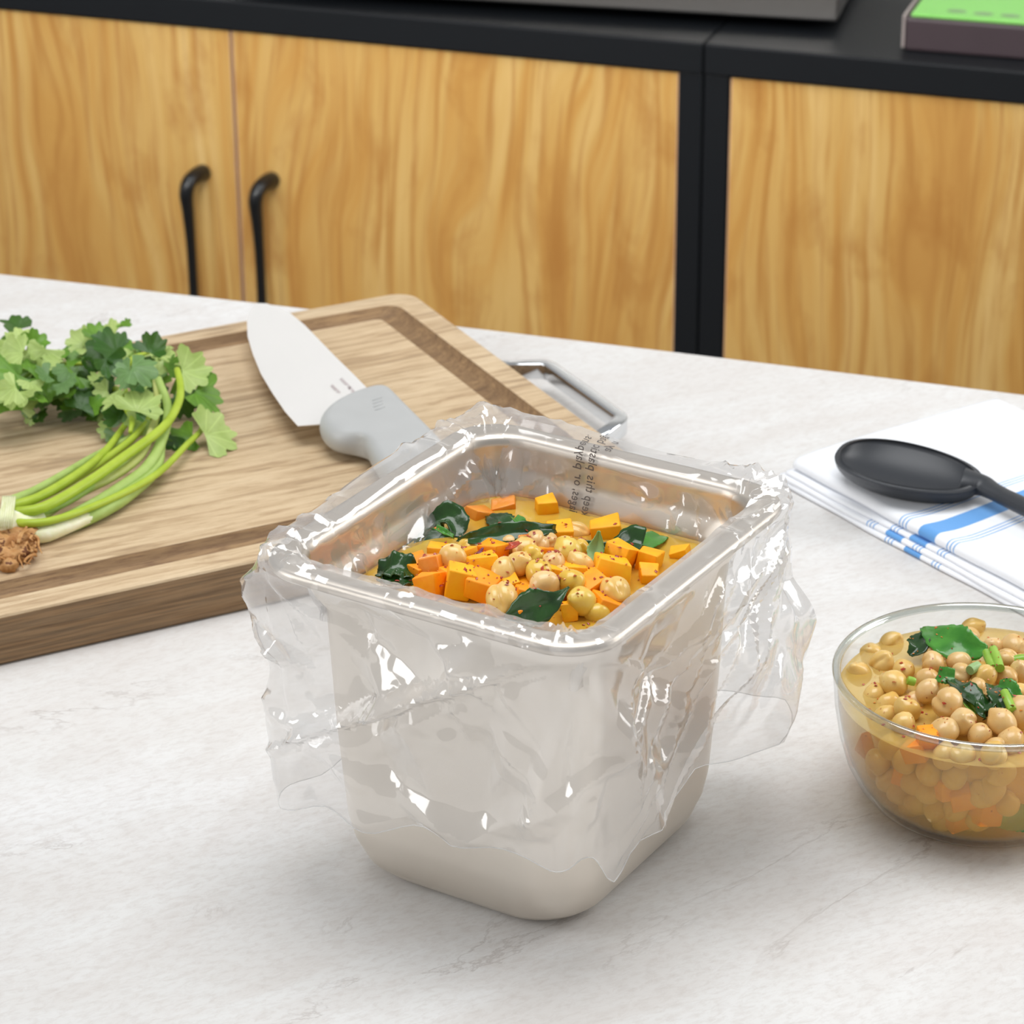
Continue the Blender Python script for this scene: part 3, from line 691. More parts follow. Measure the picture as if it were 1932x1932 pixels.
leaf_obj('basil_leaf', zl([(1580, 440, 3), (1640, 405, 2), (1680, 385, .5)]), [5, 5.5, 4], M['basil_l'], 'green leaf tail end at the right of the dark curled leaf', cup=.1, group=GL)
leaf_obj('basil_leaf', zl([(810, 850, 3), (900, 815, 6), (1000, 785, 9), (1090, 745, 12), (1170, 676, 14)]), [.5, 3.5, 7, 8.6, 7.4, 4.2, 1.6, .1], M['basil'], 'big dark green pointed leaf at the front of the pan', cup=.14, group=GL, nrm=(.15, -.75, .6))
# chili flakes
def flakes(name, label, n, sampler, mat, seed, smin=.5, smax=1.5):
    r = rng(seed); parts = []
    for i in range(n):
        p, nr = sampler(r); s = r.uniform(smin, smax); R = rotm(r.uniform(-.5, .5), r.uniform(-.5, .5), r.uniform(0, 6.3))
        q = [np.array([s, 0, 0]), np.array([.1*s, .55*s, .15]), np.array([-s*.8, .1*s, 0]), np.array([-.2*s, -.6*s, .1]), np.array([0, 0, .45])]
        parts.append(([p+R@w for w in q], [(0, 1, 4), (1, 2, 4), (2, 3, 4), (3, 0, 4), (3, 2, 1, 0)]))
    v, f = merge(parts); o = mesh(name, v, f, mat, smooth=False); return tag(o, label, 'chili flakes', kind='stuff')
def drop(x, y, z0=260):
    dg = bpy.context.evaluated_depsgraph_get()
    ok, loc, nr, _, ob, _ = scene.ray_cast(dg, (x/1000, y/1000, (z0+Z0)/1000), (0, 0, -1))
    return (np.array(loc)*1000-np.array([0, 0, Z0]), ob) if ok else (None, None)
bpy.context.view_layer.update()
def pan_sampler(r):
    while True:
        a, b = r.gauss(2, 27), r.gauss(-12, 28)
        if abs(a) < 58 and abs(b) < 64:
            p, ob = drop(*PF(a, b, 0)[:2])
            if p is not None and 124 < p[2] < 146: return p+np.array([0, 0, .2]), None
flakes('chili_flakes', 'red chili flakes scattered over the pan soup', 260, pan_sampler, M['chili'], 11, .35, 1.7)
flakes('chili_flakes', 'orange spice specks scattered over the pan soup', 110, pan_sampler, M['chili_o'], 12, .3, 1.1)
# larger red flakes seen singly
for i, (x, y, dz, a) in enumerate(((850, 450, 13, 0), (905, 410, 11, 1))):
    leaf_obj('chili_flake', zl([(x-35, y+18, dz-1), (x, y, dz+1), (x+45, y-22, dz)]), [.8, 2.2, .8], M['chili'] if i == 0 else M['chili_o'],
             ['curled red chili flake on the pale chickpea of the pan', 'orange chili curl behind the red one in the pan'][i], cat='chili flake', cup=.5)
leaf_obj('onion_piece', zl([(650, 490, 9), (675, 480, 11), (690, 500, 9)]), [1, 2.2, 1], plain('red_onion', srgb('#7b3a55'), .2), 'small purple onion speck between pan squash cubes', cat='onion', cup=.4)

# ------------------------------------------------------------------ plastic liner bag
# perimeter parameter s in [0,4): side/corner pattern of rrect; profile parameter t = index along profile
rs = np.random.RandomState(7)
NSEG, NSIDE = 26, 64
def ring_dirs():
    base = rrect(PW, PD, 24, NSEG, NSIDE)
    P = np.array(base); n = len(P)
    T = np.roll(P, -1, 0)-np.roll(P, 1, 0); T /= np.linalg.norm(T, axis=1)[:, None]
    N = np.stack([T[:, 1], -T[:, 0]], 1)
    S = np.concatenate([[0], np.cumsum(np.linalg.norm(np.diff(P, axis=0), axis=1))])
    return P, N, S
RP, RN, RS = ring_dirs(); LEN = RS[-1]+np.linalg.norm(RP[0]-RP[-1]); NR = len(RP)
# corner weights: corner order in rrect: 0:(+,+)=R(right/back), 1:(-,+)=B(back), 2:(-,-)=L(left), 3:(+,-)=F(front)
def cdist(k):
    C = [(PW/2, PD/2), (-PW/2, PD/2), (-PW/2, -PD/2), (PW/2, -PD/2)][k]
    return np.hypot(RP[:, 0]-C[0], RP[:, 1]-C[1])
cw = [np.exp(-(cdist(k)/44)**2) for k in range(4)]
cs = [RS[np.argmin(cdist(k))] for k in range(4)]      # arc position of each corner
def tent(S, T, s0, t0, ang, w, L, A):
    """a straight crease: sharp ridge through (s0,t0) running along ang"""
    ds = (S-s0+LEN/2) % LEN-LEN/2; dt = T-t0
    c, s_ = math.cos(ang), math.sin(ang)
    u_ = ds*c+dt*s_; v_ = -ds*s_+dt*c
    return A*np.clip(1-np.abs(v_)/(w*(1-.6*np.abs(u_)/L).clip(.15, 1)), 0, 1)*np.clip(1-np.abs(u_)/L, 0, 1)
def facets(S, T, n, seed, t0, t1, smin, smax, A, horiz=.35):
    r = np.random.RandomState(seed); out = np.zeros(S.shape)
    for i in range(n):
        L = r.uniform(smin, smax); ang = r.normal(math.pi/2, .55) if r.rand() > horiz else r.normal(0, .6)
        out += tent(S, T, r.uniform(0, LEN), r.uniform(t0, t1), ang, L*r.uniform(.14, .4), L, A*L/smax*r.choice([1, -1], p=[.65, .35]))
    return out
# profile: (arc t, inset from rim edge, z)
PR = [(18.9, 121.5), (18.4, 127.5), (15.4, 134.6), (14.4, 139), (14.1, 147), (12.6, 152.4), (6.5, 154.0), (.8, 154.0), (-1.6, 152.5), (-2.2, 149), (-1.6, 140), (-1.4, 128), (-1.0, 100), (.0, 70), (1.2, 40)]
PR = np.array(PR, float); pt = np.concatenate([[0], np.cumsum(np.linalg.norm(np.diff(PR, axis=0), axis=1))])
T_RIM0, T_LIP, T_END = pt[4], pt[9], pt[-1]
tt = np.unique(np.concatenate([np.linspace(0, T_LIP, 40), np.linspace(T_LIP, T_END, 84)]))
S_TIP = 34
def film_grid(Sarr, tarr):
    """positions for arrays of perimeter index (int) and profile arc t; returns grid [len(t), len(S), 3]"""
    ins = np.interp(tarr, pt, PR[:, 0]); zz = np.interp(tarr, pt, PR[:, 1])
    S, T = np.meshgrid(RS, tarr); INS = np.repeat(ins[:, None], NR, 1); ZZ = np.repeat(zz[:, None], NR, 1)
    out = np.clip((T-T_LIP)/10, 0, 1); inn = np.clip((T_RIM0-2-T)/6, 0, 1); rim = 1-np.maximum(out, inn)
    dn = np.clip((T-T_LIP)/(T_END-T_LIP), 0, 1)
    # hanging skirt: flares at corners, falls back towards the body on the straight sides
    d = out*(-1.0 + 9.0*cw[0]*np.sin(np.clip(dn*2.3, 0, math.pi))+3.0*cw[1] + 3.5*cw[2]*np.sin(dn*2.6) - 1.0*cw[3])
    side = 1-np.clip(cw[0]+cw[1]+cw[2]+cw[3], 0, 1)
    d -= out*side*9*np.clip(dn*1.4, 0, 1)
    d -= out*cw[3]*7*dn
    # big folds and random facets outside
    c_ = tent
    L_, F_, R_, B_ = cs[2], cs[3], cs[0], cs[1]
    o = np.zeros(S.shape)
    o += facets(S, T, 34, 23, T_LIP+10, T_END, 60, 120, 9.0, .3)+facets(S, T, 40, 21, T_LIP+6, T_END, 22, 50, 4.5)+facets(S, T, 60, 22, T_LIP+2, T_END, 6, 16, 1.5, .5)
    # long diagonal fold on the left-front face
    mid = (L_+F_)/2 % LEN if L_ < F_ else (L_+F_+LEN)/2 % LEN
    ang = math.atan2(-58, 100)
    o += c_(S, T, mid-14, T_LIP+47, ang, 6, 88, 14)+c_(S, T, mid-20, T_LIP+57, ang+.05, 6, 66, -6)
    for (ds, t0, a_, w, L, A) in ((24, 13, .2, 6, 16, 6), (28, 26, .9, 4, 17, 4), (34, 20, -.6, 4, 20, 4), (20, 40, 1.5, 6, 26, 3), (-70, 36, .35, 6, 24, 6), (-58, 25, 1.1, 5, 24, 4),
                                  (52, 84, 2.5, 11, 60, 6), (60, 60, 1.9, 9, 60, 5), (-30, 88, .45, 9, 70, 4), (10, 100, .38, 8, 70, 4), (-50, 70, .1, 8, 40, 3)):
        o += c_(S, T, mid+ds, T_LIP+t0, a_, w, L, A)
    # radiating gathers from every outer corner
    r = np.random.RandomState(31)
    for k, nn, A0 in ((0, 15, 6.0), (1, 8, 4), (2, 11, 4.5), (3, 9, 3.5)):
        for i in range(nn):
            an = r.uniform(.25, math.pi-.25); L = r.uniform(30, 105); w = r.uniform(3, 10)
            o += c_(S, T, cs[k]+math.cos(an)*L*.75, T_LIP+1+math.sin(an)*L*.75, an, w, L, A0*r.uniform(.3, 1)*r.choice([1, -.6]))
    # right-front face: long slanting gathers from the right corner down to the front
    for i in range(9):
        o += c_(S, T, cs[0]-48-r.uniform(0, 70), T_LIP+18+i*9, math.pi-.55-r.uniform(0, .7), r.uniform(4, 9), r.uniform(40, 90), r.uniform(2, 6))
    d += out*o
    dmp = 1-.93*np.exp(-((S-S_TXT)/15)**4)*np.clip((T_LIP+6-T)/6, 0, 1)
    # rim zone: film lies close with small wrinkles, bunched at L and R corners
    w1 = np.abs(facets(S, T, 95, 41, T_RIM0-4, T_LIP+4, 8, 26, 2.0, .3))
    bunch = np.zeros(S.shape)
    for k, nn in ((2, 26), (1, 22), (0, 14), (3, 12)):
        for i in range(nn):
            an = math.pi/2+r.normal(0, .7); L = r.uniform(7, 24)
            bunch += np.abs(c_(S, T, cs[k]+r.normal(0, 15), T_RIM0+r.uniform(-8, 22), an, r.uniform(1.8, 5), L, r.uniform(.8, 3.4)))
    lift = np.clip(w1+bunch, 0, 5.5)*dmp
    # inner wall: film stands off the wall (inward), folds running up and down
    w2 = facets(S, T, 110, 51, -4, T_RIM0, 9, 28, 3.2, .15)
    for k, nn, A0 in ((1, 16, 5), (2, 9, 5), (0, 9, 5), (3, 9, 5)):
        for i in range(nn):
            w2 = w2+c_(S, T, cs[k]+r.normal(0, 20), r.uniform(2, 20), math.pi/2+r.normal(0, .35), r.uniform(1.5, 5), r.uniform(12, 34), A0*r.uniform(.3, 1))
    # front edges: film tented inwards just inside the rim
    fl = np.exp(-((RP[:, 1]+PD/2)/9)**2)*np.clip((RP[:, 0]+70)/40, 0, 1)
    xa = RP[:, 0]; pk = lambda x0_, w_, h_: h_*np.clip(1-np.abs(xa-x0_)/w_, 0, 1)*(RP[:, 1] < -PD/2+30)
    peaks = pk(-20, 30, 1.5)+pk(28, 7, 3.5)+pk(40, 6, 2.2)+pk(56, 8, 4.5)+pk(70, 5, 2.5)+1.2*np.clip(1-np.abs(RP[:, 1]+62)/7, 0, 1)*(xa > 60)+2.5*np.clip(1-np.abs(RP[:, 1]+40)/6, 0, 1)*(xa > 60)
    w2 = w2*np.clip(T/6, .25, 1)
    w2 = w2*dmp
    inward = inn*np.clip(1.0+w2+3.5*fl[None, :], .35, 9)
    wobr = 2.6*np.exp(-((RP[:, 1]-PD/2)/12)**2)+3.0*np.exp(-((RP[:, 0]+PW/2)/12)**2)*(1-cw[2])+1.0*cw[2]+1.5*cw[1]
    zlift = rim*(lift*.9+wobr[None, :]*(.6+.4*np.sin(S/17.0)))+(inn*np.clip(T/T_RIM0, 0, 1)+rim*np.clip((T_RIM0+9-T)/9, 0, 1))*(fl[None, :]*1.8+peaks[None, :])
    outrim = rim*np.clip((T-T_RIM0)/(T_LIP-T_RIM0), 0, 1)*(lift*.7+wobr[None, :]*.9)
    body = np.interp(ZZ, [0, 20, 70, 118, 135], [23, 19.5, 17.5, 15.8, 12.0])
    insf = INS-d-outrim+inward
    insf = np.where(out > .35, np.minimum(insf, body-.9), insf)
    rr_ = np.where(insf > 0, 24-np.minimum(insf, 18)*.35, 24-insf)
    # position: move along normal of a rounded rectangle; straight-side points keep place, corner points scale with inset
    X = RP[None, :, 0]-RN[None, :, 0]*insf; Y = RP[None, :, 1]-RN[None, :, 1]*insf
    hem = T_END
    Z = ZZ+zlift+out*dn*(2+4*np.sin(S/31.0+1)+2.5*np.sin(S/13.0)+2*np.sin(S/7.)+4*cw[0]+12*cw[3]-15*np.exp(-((((S-cs[3]-S_TIP+LEN/2) % LEN)-LEN/2)/13)**2)-3*cw[2])
    Z = np.maximum(Z, 1.0)
    return X, Y, Z
p_ = at(1092, 968, LZ+1)-PC; a0 = float(p_@pe1)       # where the warning is printed along the back-right side
S_TXT = RS[np.argmin(np.abs(RP[:, 0]-a0)+10*np.abs(RP[:, 1]-PD/2))]
X, Y, Z = film_grid(None, tt)
ca, sa = math.cos(PYAW), math.sin(PYAW)
FX = PC[0]+X*ca-Y*sa; FY = PC[1]+X*sa+Y*ca
verts = np.stack([FX, FY, Z], -1).reshape(-1, 3); nt = len(tt)
I, J = np.meshgrid(np.arange(nt-1), np.arange(NR), indexing='ij'); K = (J+1) % NR
faces = np.stack([I*NR+J, (I+1)*NR+J, (I+1)*NR+K, I*NR+K], -1).reshape(-1, 4)
bag = empty('plastic_liner_bag', PC, 'clear crinkled plastic bag lining the steel pan and hanging over its rim', 'bag')
mesh('film', verts, faces, M['film'], bag, sharp=24)
hem = verts.reshape(nt, NR, 3)[-1][::3]
v, f = tube(list(hem)+[hem[0]], .22, 5, caps=False); mesh('hem_edge', v, f, M['filmedge'], bag)

# printed warning on the inner wall of the bag (reads mirrored, as seen through the film)
def film_pt(a, t, off):
    """a: position along the back-right side (pe1 direction, mm), t: arc along the profile"""
    j = np.argmin(np.abs(RP[:, 0]-a)+10*np.abs(RP[:, 1]-PD/2)); i = np.clip(np.searchsorted(tt, t)-1, 0, nt-2); fr = (t-tt[i])/(tt[i+1]-tt[i])
    jj = j if RP[j, 0] > a else j-1; j2 = jj+1; w = np.clip((RP[jj, 0]-a)/max(1e-6, RP[jj, 0]-RP[j2, 0]), 0, 1)
    g = lambda A: (A[i, jj]*(1-w)+A[i, j2]*w)*(1-fr)+(A[i+1, jj]*(1-w)+A[i+1, j2]*w)*fr
    p = np.array([g(FX), g(FY), g(Z)])
    k = np.clip((t-8)/22, 0, 1); dirv = (1-k)*(-np.array([-sa, ca, 0]))+k*np.array([0, 0, 1.])
    return p+dirv*off
def film_text(s, a0, t0, size, sx=.80, sy=1.12):
    cu = bpy.data.curves.new('t', 'FONT'); cu.body = s; cu.size = size; cu.space_character = 1.05; cu.resolution_u = 3; cu.offset = .03
    ob = bpy.data.objects.new('t', cu); COL.objects.link(ob); bpy.context.view_layer.update()
    me = bpy.data.meshes.new_from_object(ob); bpy.data.objects.remove(ob)
    vs = []
    for v_ in me.vertices: vs.append(film_pt(a0+v_.co.y*sy, t0+v_.co.x*sx, .35))
    fs = [tuple(p.vertices) for p in me.polygons]; return vs, fs
txts = [film_text('iages, or playpens.', a0-5.6, 4.5, 5.6), film_text('keep this plastic bag', a0+.6, 4.0, 5.6), film_text('ay n', a0+6.6, 33, 5.6)]
v, f = merge(txts); mesh('printed_warning', v, f, M['ink'], bag, smooth=False)

# ------------------------------------------------------------------ glass bowl with chickpea soup
BC = np.array([207., 1127., 0]); BH = 62.
def rev(prof, c, n=96, cap0=False, cap1=False):
    L = [[c+np.array([r_*math.cos(a), r_*math.sin(a), z_]) for a in np.linspace(0, 2*math.pi, n, endpoint=False)] for r_, z_ in prof]
    return loft(L, cap0, cap1)
gb = empty('glass_bowl', BC, 'round clear glass bowl of chickpea soup at right edge of table', 'bowl')
outp = [(2, .6), (40, .6), (43, 0.2), (46, .6), (50.5, 4), (55, 10), (59.5, 19), (63, 31), (65.3, 44), (66.4, 56), (67, 60), (67.1, 61.4), (66.4, 62.4), (65, 62.6), (64.7, 61.8), (64.6, 60)]
v, f = rev(outp, BC, cap0=True); mesh('outer_wall', v, f, M['glass'], gb)
v, f = rev([(66.3, 59.6), (67.2, 60.6), (67.3, 61.6), (66.6, 62.6), (65.1, 62.9), (63.7, 62.0), (63.3, 60.4)], BC); mesh('rim', v, f, M['glassrim'], gb)
inp_ = [(64.6, 60), (64.6, 54), (63.9, 44), (61.6, 31), (58.1, 20.0), (53.6, 11), (48.5, 5.2), (42, 3), (2, 2.8)]
v, f = rev(inp_, BC, cap1=True); mesh('inner_wall', v, f, M['glass'], gb)
BL = 50.5
bs = empty('bowl_broth', BC+np.array([0, 0, 4]), 'cloudy golden broth inside the glass bowl', 'soup')
v, f = rev([(64.3, BL+.7), (63.2, BL+.15), (60.5, BL), (40, BL), (20, BL)], BC, cap1=True); mesh('broth_surface', v, f, M['brothbowl'], bs)
v, f = rev([(64.2, BL+.6), (63.6, 44), (61.3, 31), (57.8, 20.3), (53.3, 11.4), (48.3, 5.6), (42, 3.4), (2, 3.2)], BC, cap1=True); mesh('broth_side', v, f, M['brothside'], bs)
v, f = rev([(3, BL-7), (45, BL-7), (52, BL-10), (51, 37), (48.4, 27), (45, 19), (39, 13), (2, 11)], BC, cap0=True, cap1=True); mesh('broth_core', v, f, M['brothcore'], bs)
def Zb(x, y): return (1540+x*.2588, 1120+y*.2588)
GB = 'chickpeas in the glass bowl'
bowl_peas = [ # x,y,lift,rad,mat,label
 (545, 365, -1.5, 6, 'chickpea', 'half-sunk chickpea at the back left of the glass bowl'), (1140, 255, 0, 6, 'chickpea', 'chickpea touching the back wall of the glass bowl'),
 (1110, 320, -1, 5.5, 'chickpea_p', 'sunken chickpea behind the bright leaf in the bowl'), (1445, 390, 5, 6.6, 'chickpea_p', 'large beige chickpea at the back right of the bowl'),
 (400, 440, -2.8, 5.6, 'chickpea', 'submerged chickpea left of the back left pair in the bowl'), (480, 505, 1, 6.2, 'chickpea', 'chickpea with orange flecks at the left of the bowl'),
 (310, 585, -2.6, 6.4, 'chickpea', 'submerged chickpea nearest the left wall of the bowl'), (868, 430, 4, 6, 'chickpea_p', 'chickpea under the bright leaf in the bowl'),
 (850, 512, 6, 6.2, 'chickpea_p', 'chickpea with a big red flake below the bright leaf'), (1045, 500, 6, 6, 'chickpea_p', 'beige chickpea right of the one with the big red flake'),
 (640, 560, 2, 5.6, 'chickpea', 'small chickpea left of the bowl centre with yellow flakes'), (565, 655, 3.5, 6.8, 'chickpea', 'large chickpea with red flakes left in the bowl'),
 (815, 625, 3, 5.8, 'chickpea_p', 'chili-crusted chickpea in the middle of the bowl'), (1050, 592, 6, 5.8, 'chickpea_p', 'wrinkled pale chickpea behind the thin green strip'),
 (1222, 612, 7, 6.2, 'chickpea', 'yellow cracked chickpea right of bowl centre'), (1380, 610, 5, 6, 'chickpea_p', 'chickpea behind the cluster of chopped greens'),
 (1495, 575, 6, 6.2, 'chickpea_p', 'chickpea at the frame edge behind a scallion'), (810, 712, 6, 5.9, 'chickpea_p', 'round chickpea with one red flake at bowl centre'),
 (432, 745, -2, 6, 'chickpea', 'submerged chickpea low on the left of the bowl'), (525, 820, -2.5, 6, 'chickpea', 'submerged chickpea near the front left glass'),
 (955, 800, 9, 7.6, 'chickpea_p', 'largest knobbly chickpea at the bowl centre'), (1075, 932, 7, 6.8, 'chickpea_p', 'chickpea in front of the largest knobbly one, right side'),
 (665, 842, 4, 6.4, 'chickpea', 'pear-shaped chickpea left front in the bowl'), (500, 905, -1.5, 5.6, 'chickpea', 'sunken chickpea beside the front left glass wall'),
 (640, 955, 2, 6, 'chickpea', 'wet chickpea at the front left of the bowl by red flakes'), (932, 1002, 5, 6.8, 'chickpea_p', 'smooth chickpea at the front of the bowl, left of the small round one'),
 (1350, 947, 7, 7.4, 'chickpea_p', 'big smooth round chickpea at the right front of the bowl'), (1192, 1032, 4, 5.6, 'chickpea_p', 'small round chickpea at the front of the bowl'),
 (800, 1045, -.5, 5.2, 'chickpea_y', 'yellow chickpea half under broth at the front glass'), (1420, 1072, 3, 6.6, 'chickpea_p', 'chickpea at the front right with tiny red specks'),
 (1312, 1130, 1, 5.8, 'chickpea_p', 'chickpea against the front glass of the bowl'), (1288, 400, 4, 5.6, 'chickpea_p', 'chickpea between the bright leaf and the scallions'),
 (1385, 480, 6, 5.6, 'chickpea_p', 'chili-crusted chickpea beside the scallion pieces'), (1190, 695, 4, 5.6, 'chickpea_p', 'chickpea with a dark red flake beside the dark greens'),
 (1500, 860, 8, 7, 'chickpea_p', 'large chickpea cut by the frame edge in the bowl'), (1490, 740, 5, 6, 'chickpea', 'chickpea between the chopped greens and the frame edge'),
 (720, 790, 0, 5.4, 'chickpea_p', 'chickpea hidden behind the pear-shaped one'), (1200, 900, 1, 5.4, 'chickpea', 'small chickpea between the two round front ones')]
for i, (x, y, dz, rad, mt, lb) in enumerate(bowl_peas):
    place_pea(at(*Zb(x, y), BL+dz), rad*.92, M[mt], 40+i, lb, GB)
r = rng(77)
for i in range(10):  # the part of the soup to the right and underneath the pile
    a, q = r.uniform(-.9, 1.4), r.uniform(24, 56)
    place_pea(BC+np.array([q*math.cos(a), q*math.sin(a), BL+r.uniform(-1, 4)]), 5.6, M['chickpea_p'], 90+i, 'beige chickpea of the soup in the glass bowl beyond the frame edge', GB)
# chickpeas and squash seen through the glass
def side_pt(x, y, depth=4.5):
    """point just inside the bowl wall seen at zoomed picture position"""
    d = FWD*FPX+RIGHT*(Zb(x, y)[0]-966)-UP*(Zb(x, y)[1]-966); d /= np.linalg.norm(d)
    for s in np.linspace(1100, 1400, 1200):
        p = CAM+d*s; rr2 = math.hypot(p[0]-BC[0], p[1]-BC[1])
        lim = np.interp(p[2], [3.6, 6.5, 12, 20.5, 31, 44, 54], [44, 47.5, 52.6, 57, 60.2, 62.4, 63.2])
        if p[2] < 3.6 or (rr2 < lim and p[2] < 54):
            n_ = np.array([p[0]-BC[0], p[1]-BC[1], 0]); n_ /= np.linalg.norm(n_)+1e-6
            return p-n_*depth+np.array([0, 0, max(0, depth+4-p[2])*.9])
    return None
sunk = [(350, 1250), (430, 1390), (570, 1260), (770, 1360), (980, 1390), (1370, 1370), (520, 1480), (760, 1490), (680, 1570), (820, 1610), (1200, 1520), (870, 1700), (600, 1600), (340, 1370), (1420, 1590), (1040, 1240), (640, 1420), (1180, 1700), (1300, 1240), (1000, 1620), (460, 1150), (900, 1240), (1300, 1480), (1100, 1780)]
for i, (x, y) in enumerate(sunk):
    p = side_pt(x, y, 7.0)
    if p is not None: place_pea(p, 5.8, M['chickpea'], 130+i, 'blurred yellow chickpea seen through the glass side of the bowl', 'chickpeas behind the bowl glass')
for i, (x, y, s, lb) in enumerate(((665, 1195, 11, 'orange squash cube behind the glass just under the rim line'), (262, 1190, 11, 'orange squash cube behind the left glass side'), (535, 1350, 10, 'orange squash sliver deep behind the left glass'),
                                   (915, 1480, 11, 'orange squash cube in the middle of the glass side, left one of two'), (1035, 1530, 11, 'orange squash cube in the middle of the glass side, right one of two'),
                                   (1230, 1640, 13, 'blurred squash cube low behind the glass beside the submerged leaf'), (1010, 1700, 11, 'blurred squash cube at the bottom of the glass bowl'), (750, 1110, 10, 'golden squash cube pressed to the glass at the broth line'))):
    p = side_pt(x, y, 8.2); place_cube(p, s*.92, M['squash'], 50+i, lb, 'squash cubes behind the bowl glass')
def zb(pts): return [at(*Zb(x, y), BL+d) for x, y, d in pts]
GLB = 'greens in the glass bowl'
leaf_obj('basil_leaf', zb([(770, 250, 7), (860, 290, 10), (960, 340, 11), (1060, 380, 11), (1160, 400, 10), (1252, 402, 9)]), [.6, 6, 9.5, 9, 6, 1], M['basil_l'], 'bright green leaf lying across the back of the bowl', cup=.18, group=GLB, nrm=(.1, -.7, .7))
leaf_obj('basil_leaf', zb([(790, 285, 8), (760, 350, 7), (740, 400, 6), (680, 450, 4)]), [1, 5, 5.5, 1.2], M['basil'], 'dark folded leaf end hanging left of the bright leaf', cup=.5, group=GLB, nrm=(-.3, -.6, .7))
leaf_obj('herb_strip', zb([(885, 590, 9), (950, 600, 10), (1010, 605, 10)]), [3.6, 4, 3.4], M['basil_l'], 'small green leaf square at the centre of the bowl', cat='herb', cup=.2, group=GLB, nrm=(0, -.7, .7))
leaf_obj('herb_strip', zb([(970, 625, 9), (1040, 680, 10.5), (1110, 730, 10), (1170, 790, 9), (1200, 850, 7)]), [2, 5, 5.5, 4.5, .5], M['basil'], 'green leaf strip running down beside the largest chickpea', cat='herb', cup=.3, group=GLB, nrm=(.3, -.7, .6))
leaf_obj('herb_strip', zb([(1080, 750, 8), (1120, 820, 7), (1170, 875, 5)]), [2, 3, 1.6], M['scallion'], 'bright green stem beside the green leaf strip', cat='herb', cup=.6, group=GLB)
leaf_obj('herb_strip', zb([(1290, 725, 9), (1255, 790, 10), (1225, 850, 9), (1240, 900, 6)]), [1, 4, 4, 2.5], M['basil'], 'dark crumpled leaf at the right of the bowl', cat='herb', cup=.4, wave=.8, group=GLB)
leaf_obj('herb_strip', zb([(1300, 670, 11), (1330, 750, 12), (1360, 840, 9)]), [4, 5, 2], M['basil'], 'dark green chopped leaf among the bowl greens', cat='herb', cup=.3, group=GLB, nrm=(0, -.8, .6))
leaf_obj('herb_strip', zb([(1330, 665, 12), (1400, 690, 13), (1470, 775, 10)]), [2, 4.5, 2.5], M['basil_l'], 'mid green chopped leaf at the right of the bowl greens', cat='herb', cup=.3, group=GLB, nrm=(0, -.8, .6))
def stick(a, b, rad, mat, lab):
    v, f = tube([a, a*.7+b*.3, a*.3+b*.7, b], [rad*.9, rad, rad, rad*.9], 10); tag(mesh('scallion_piece', v, f, mat, smooth=True, sharp=50), lab, 'scallion', GLB)
a_, b_, c_, d_, e_, g_ = zb([(1240, 430, 10), (1290, 545, 11), (1290, 405, 12), (1340, 545, 12), (1370, 715, 14), (1430, 850, 11)])
stick(a_, b_, 2.2, M['scallion'], 'left of two fat bright scallion pieces in the bowl'); stick(c_, d_, 2.3, M['scallion'], 'right of two fat bright scallion pieces in the bowl')
stick(e_, g_, 2.1, M['scallion'], 'long bright scallion piece over the chopped greens')
a_, b_, c_, d_ = zb([(1445, 490, 9), (1530, 478, 10), (1120, 560, 11), (1180, 525, 11)])
stick(a_, b_, 2.6, M['scallion'], 'scallion piece cut by the frame edge in the bowl'); stick(c_, d_, 2.4, M['basil_p'], 'pale short scallion piece beside the beige chickpea')
a_, b_ = zb([(665, 630, 6), (720, 645, 5)]); stick(a_, b_, 2.0, M['scallion'], 'small green scallion bit beside the large flecked chickpea')
p0, p1, p2 = side_pt(1260, 1700, 3.4), side_pt(1380, 1680, 3.4), side_pt(1540, 1660, 3.4)
leaf_obj('basil_leaf', [p0, p1, p2], [.5, 4.5, 6.5], M['basil_l'], 'green leaf submerged behind the lower right glass', cup=.1, group=GLB, nrm=(-.2, -1, .2))
bpy.context.view_layer.update()
def bowl_sampler(r):
    while True:
        a, q = r.uniform(0, 6.283), 58*math.sqrt(r.random())
        x, y = BC[0]+q*math.cos(a), BC[1]+q*math.sin(a); p, ob = drop(x, y)
        if p is not None and p[2] > BL-2: return p+np.array([0, 0, .2]), None
flakes('chili_flakes', 'red chili flakes scattered over the bowl soup', 120, bowl_sampler, M['chili'], 15, .4, 1.7)
flakes('chili_flakes', 'orange spice specks scattered over the bowl soup', 130, bowl_sampler, M['chili_o'], 16, .25, 1.0)

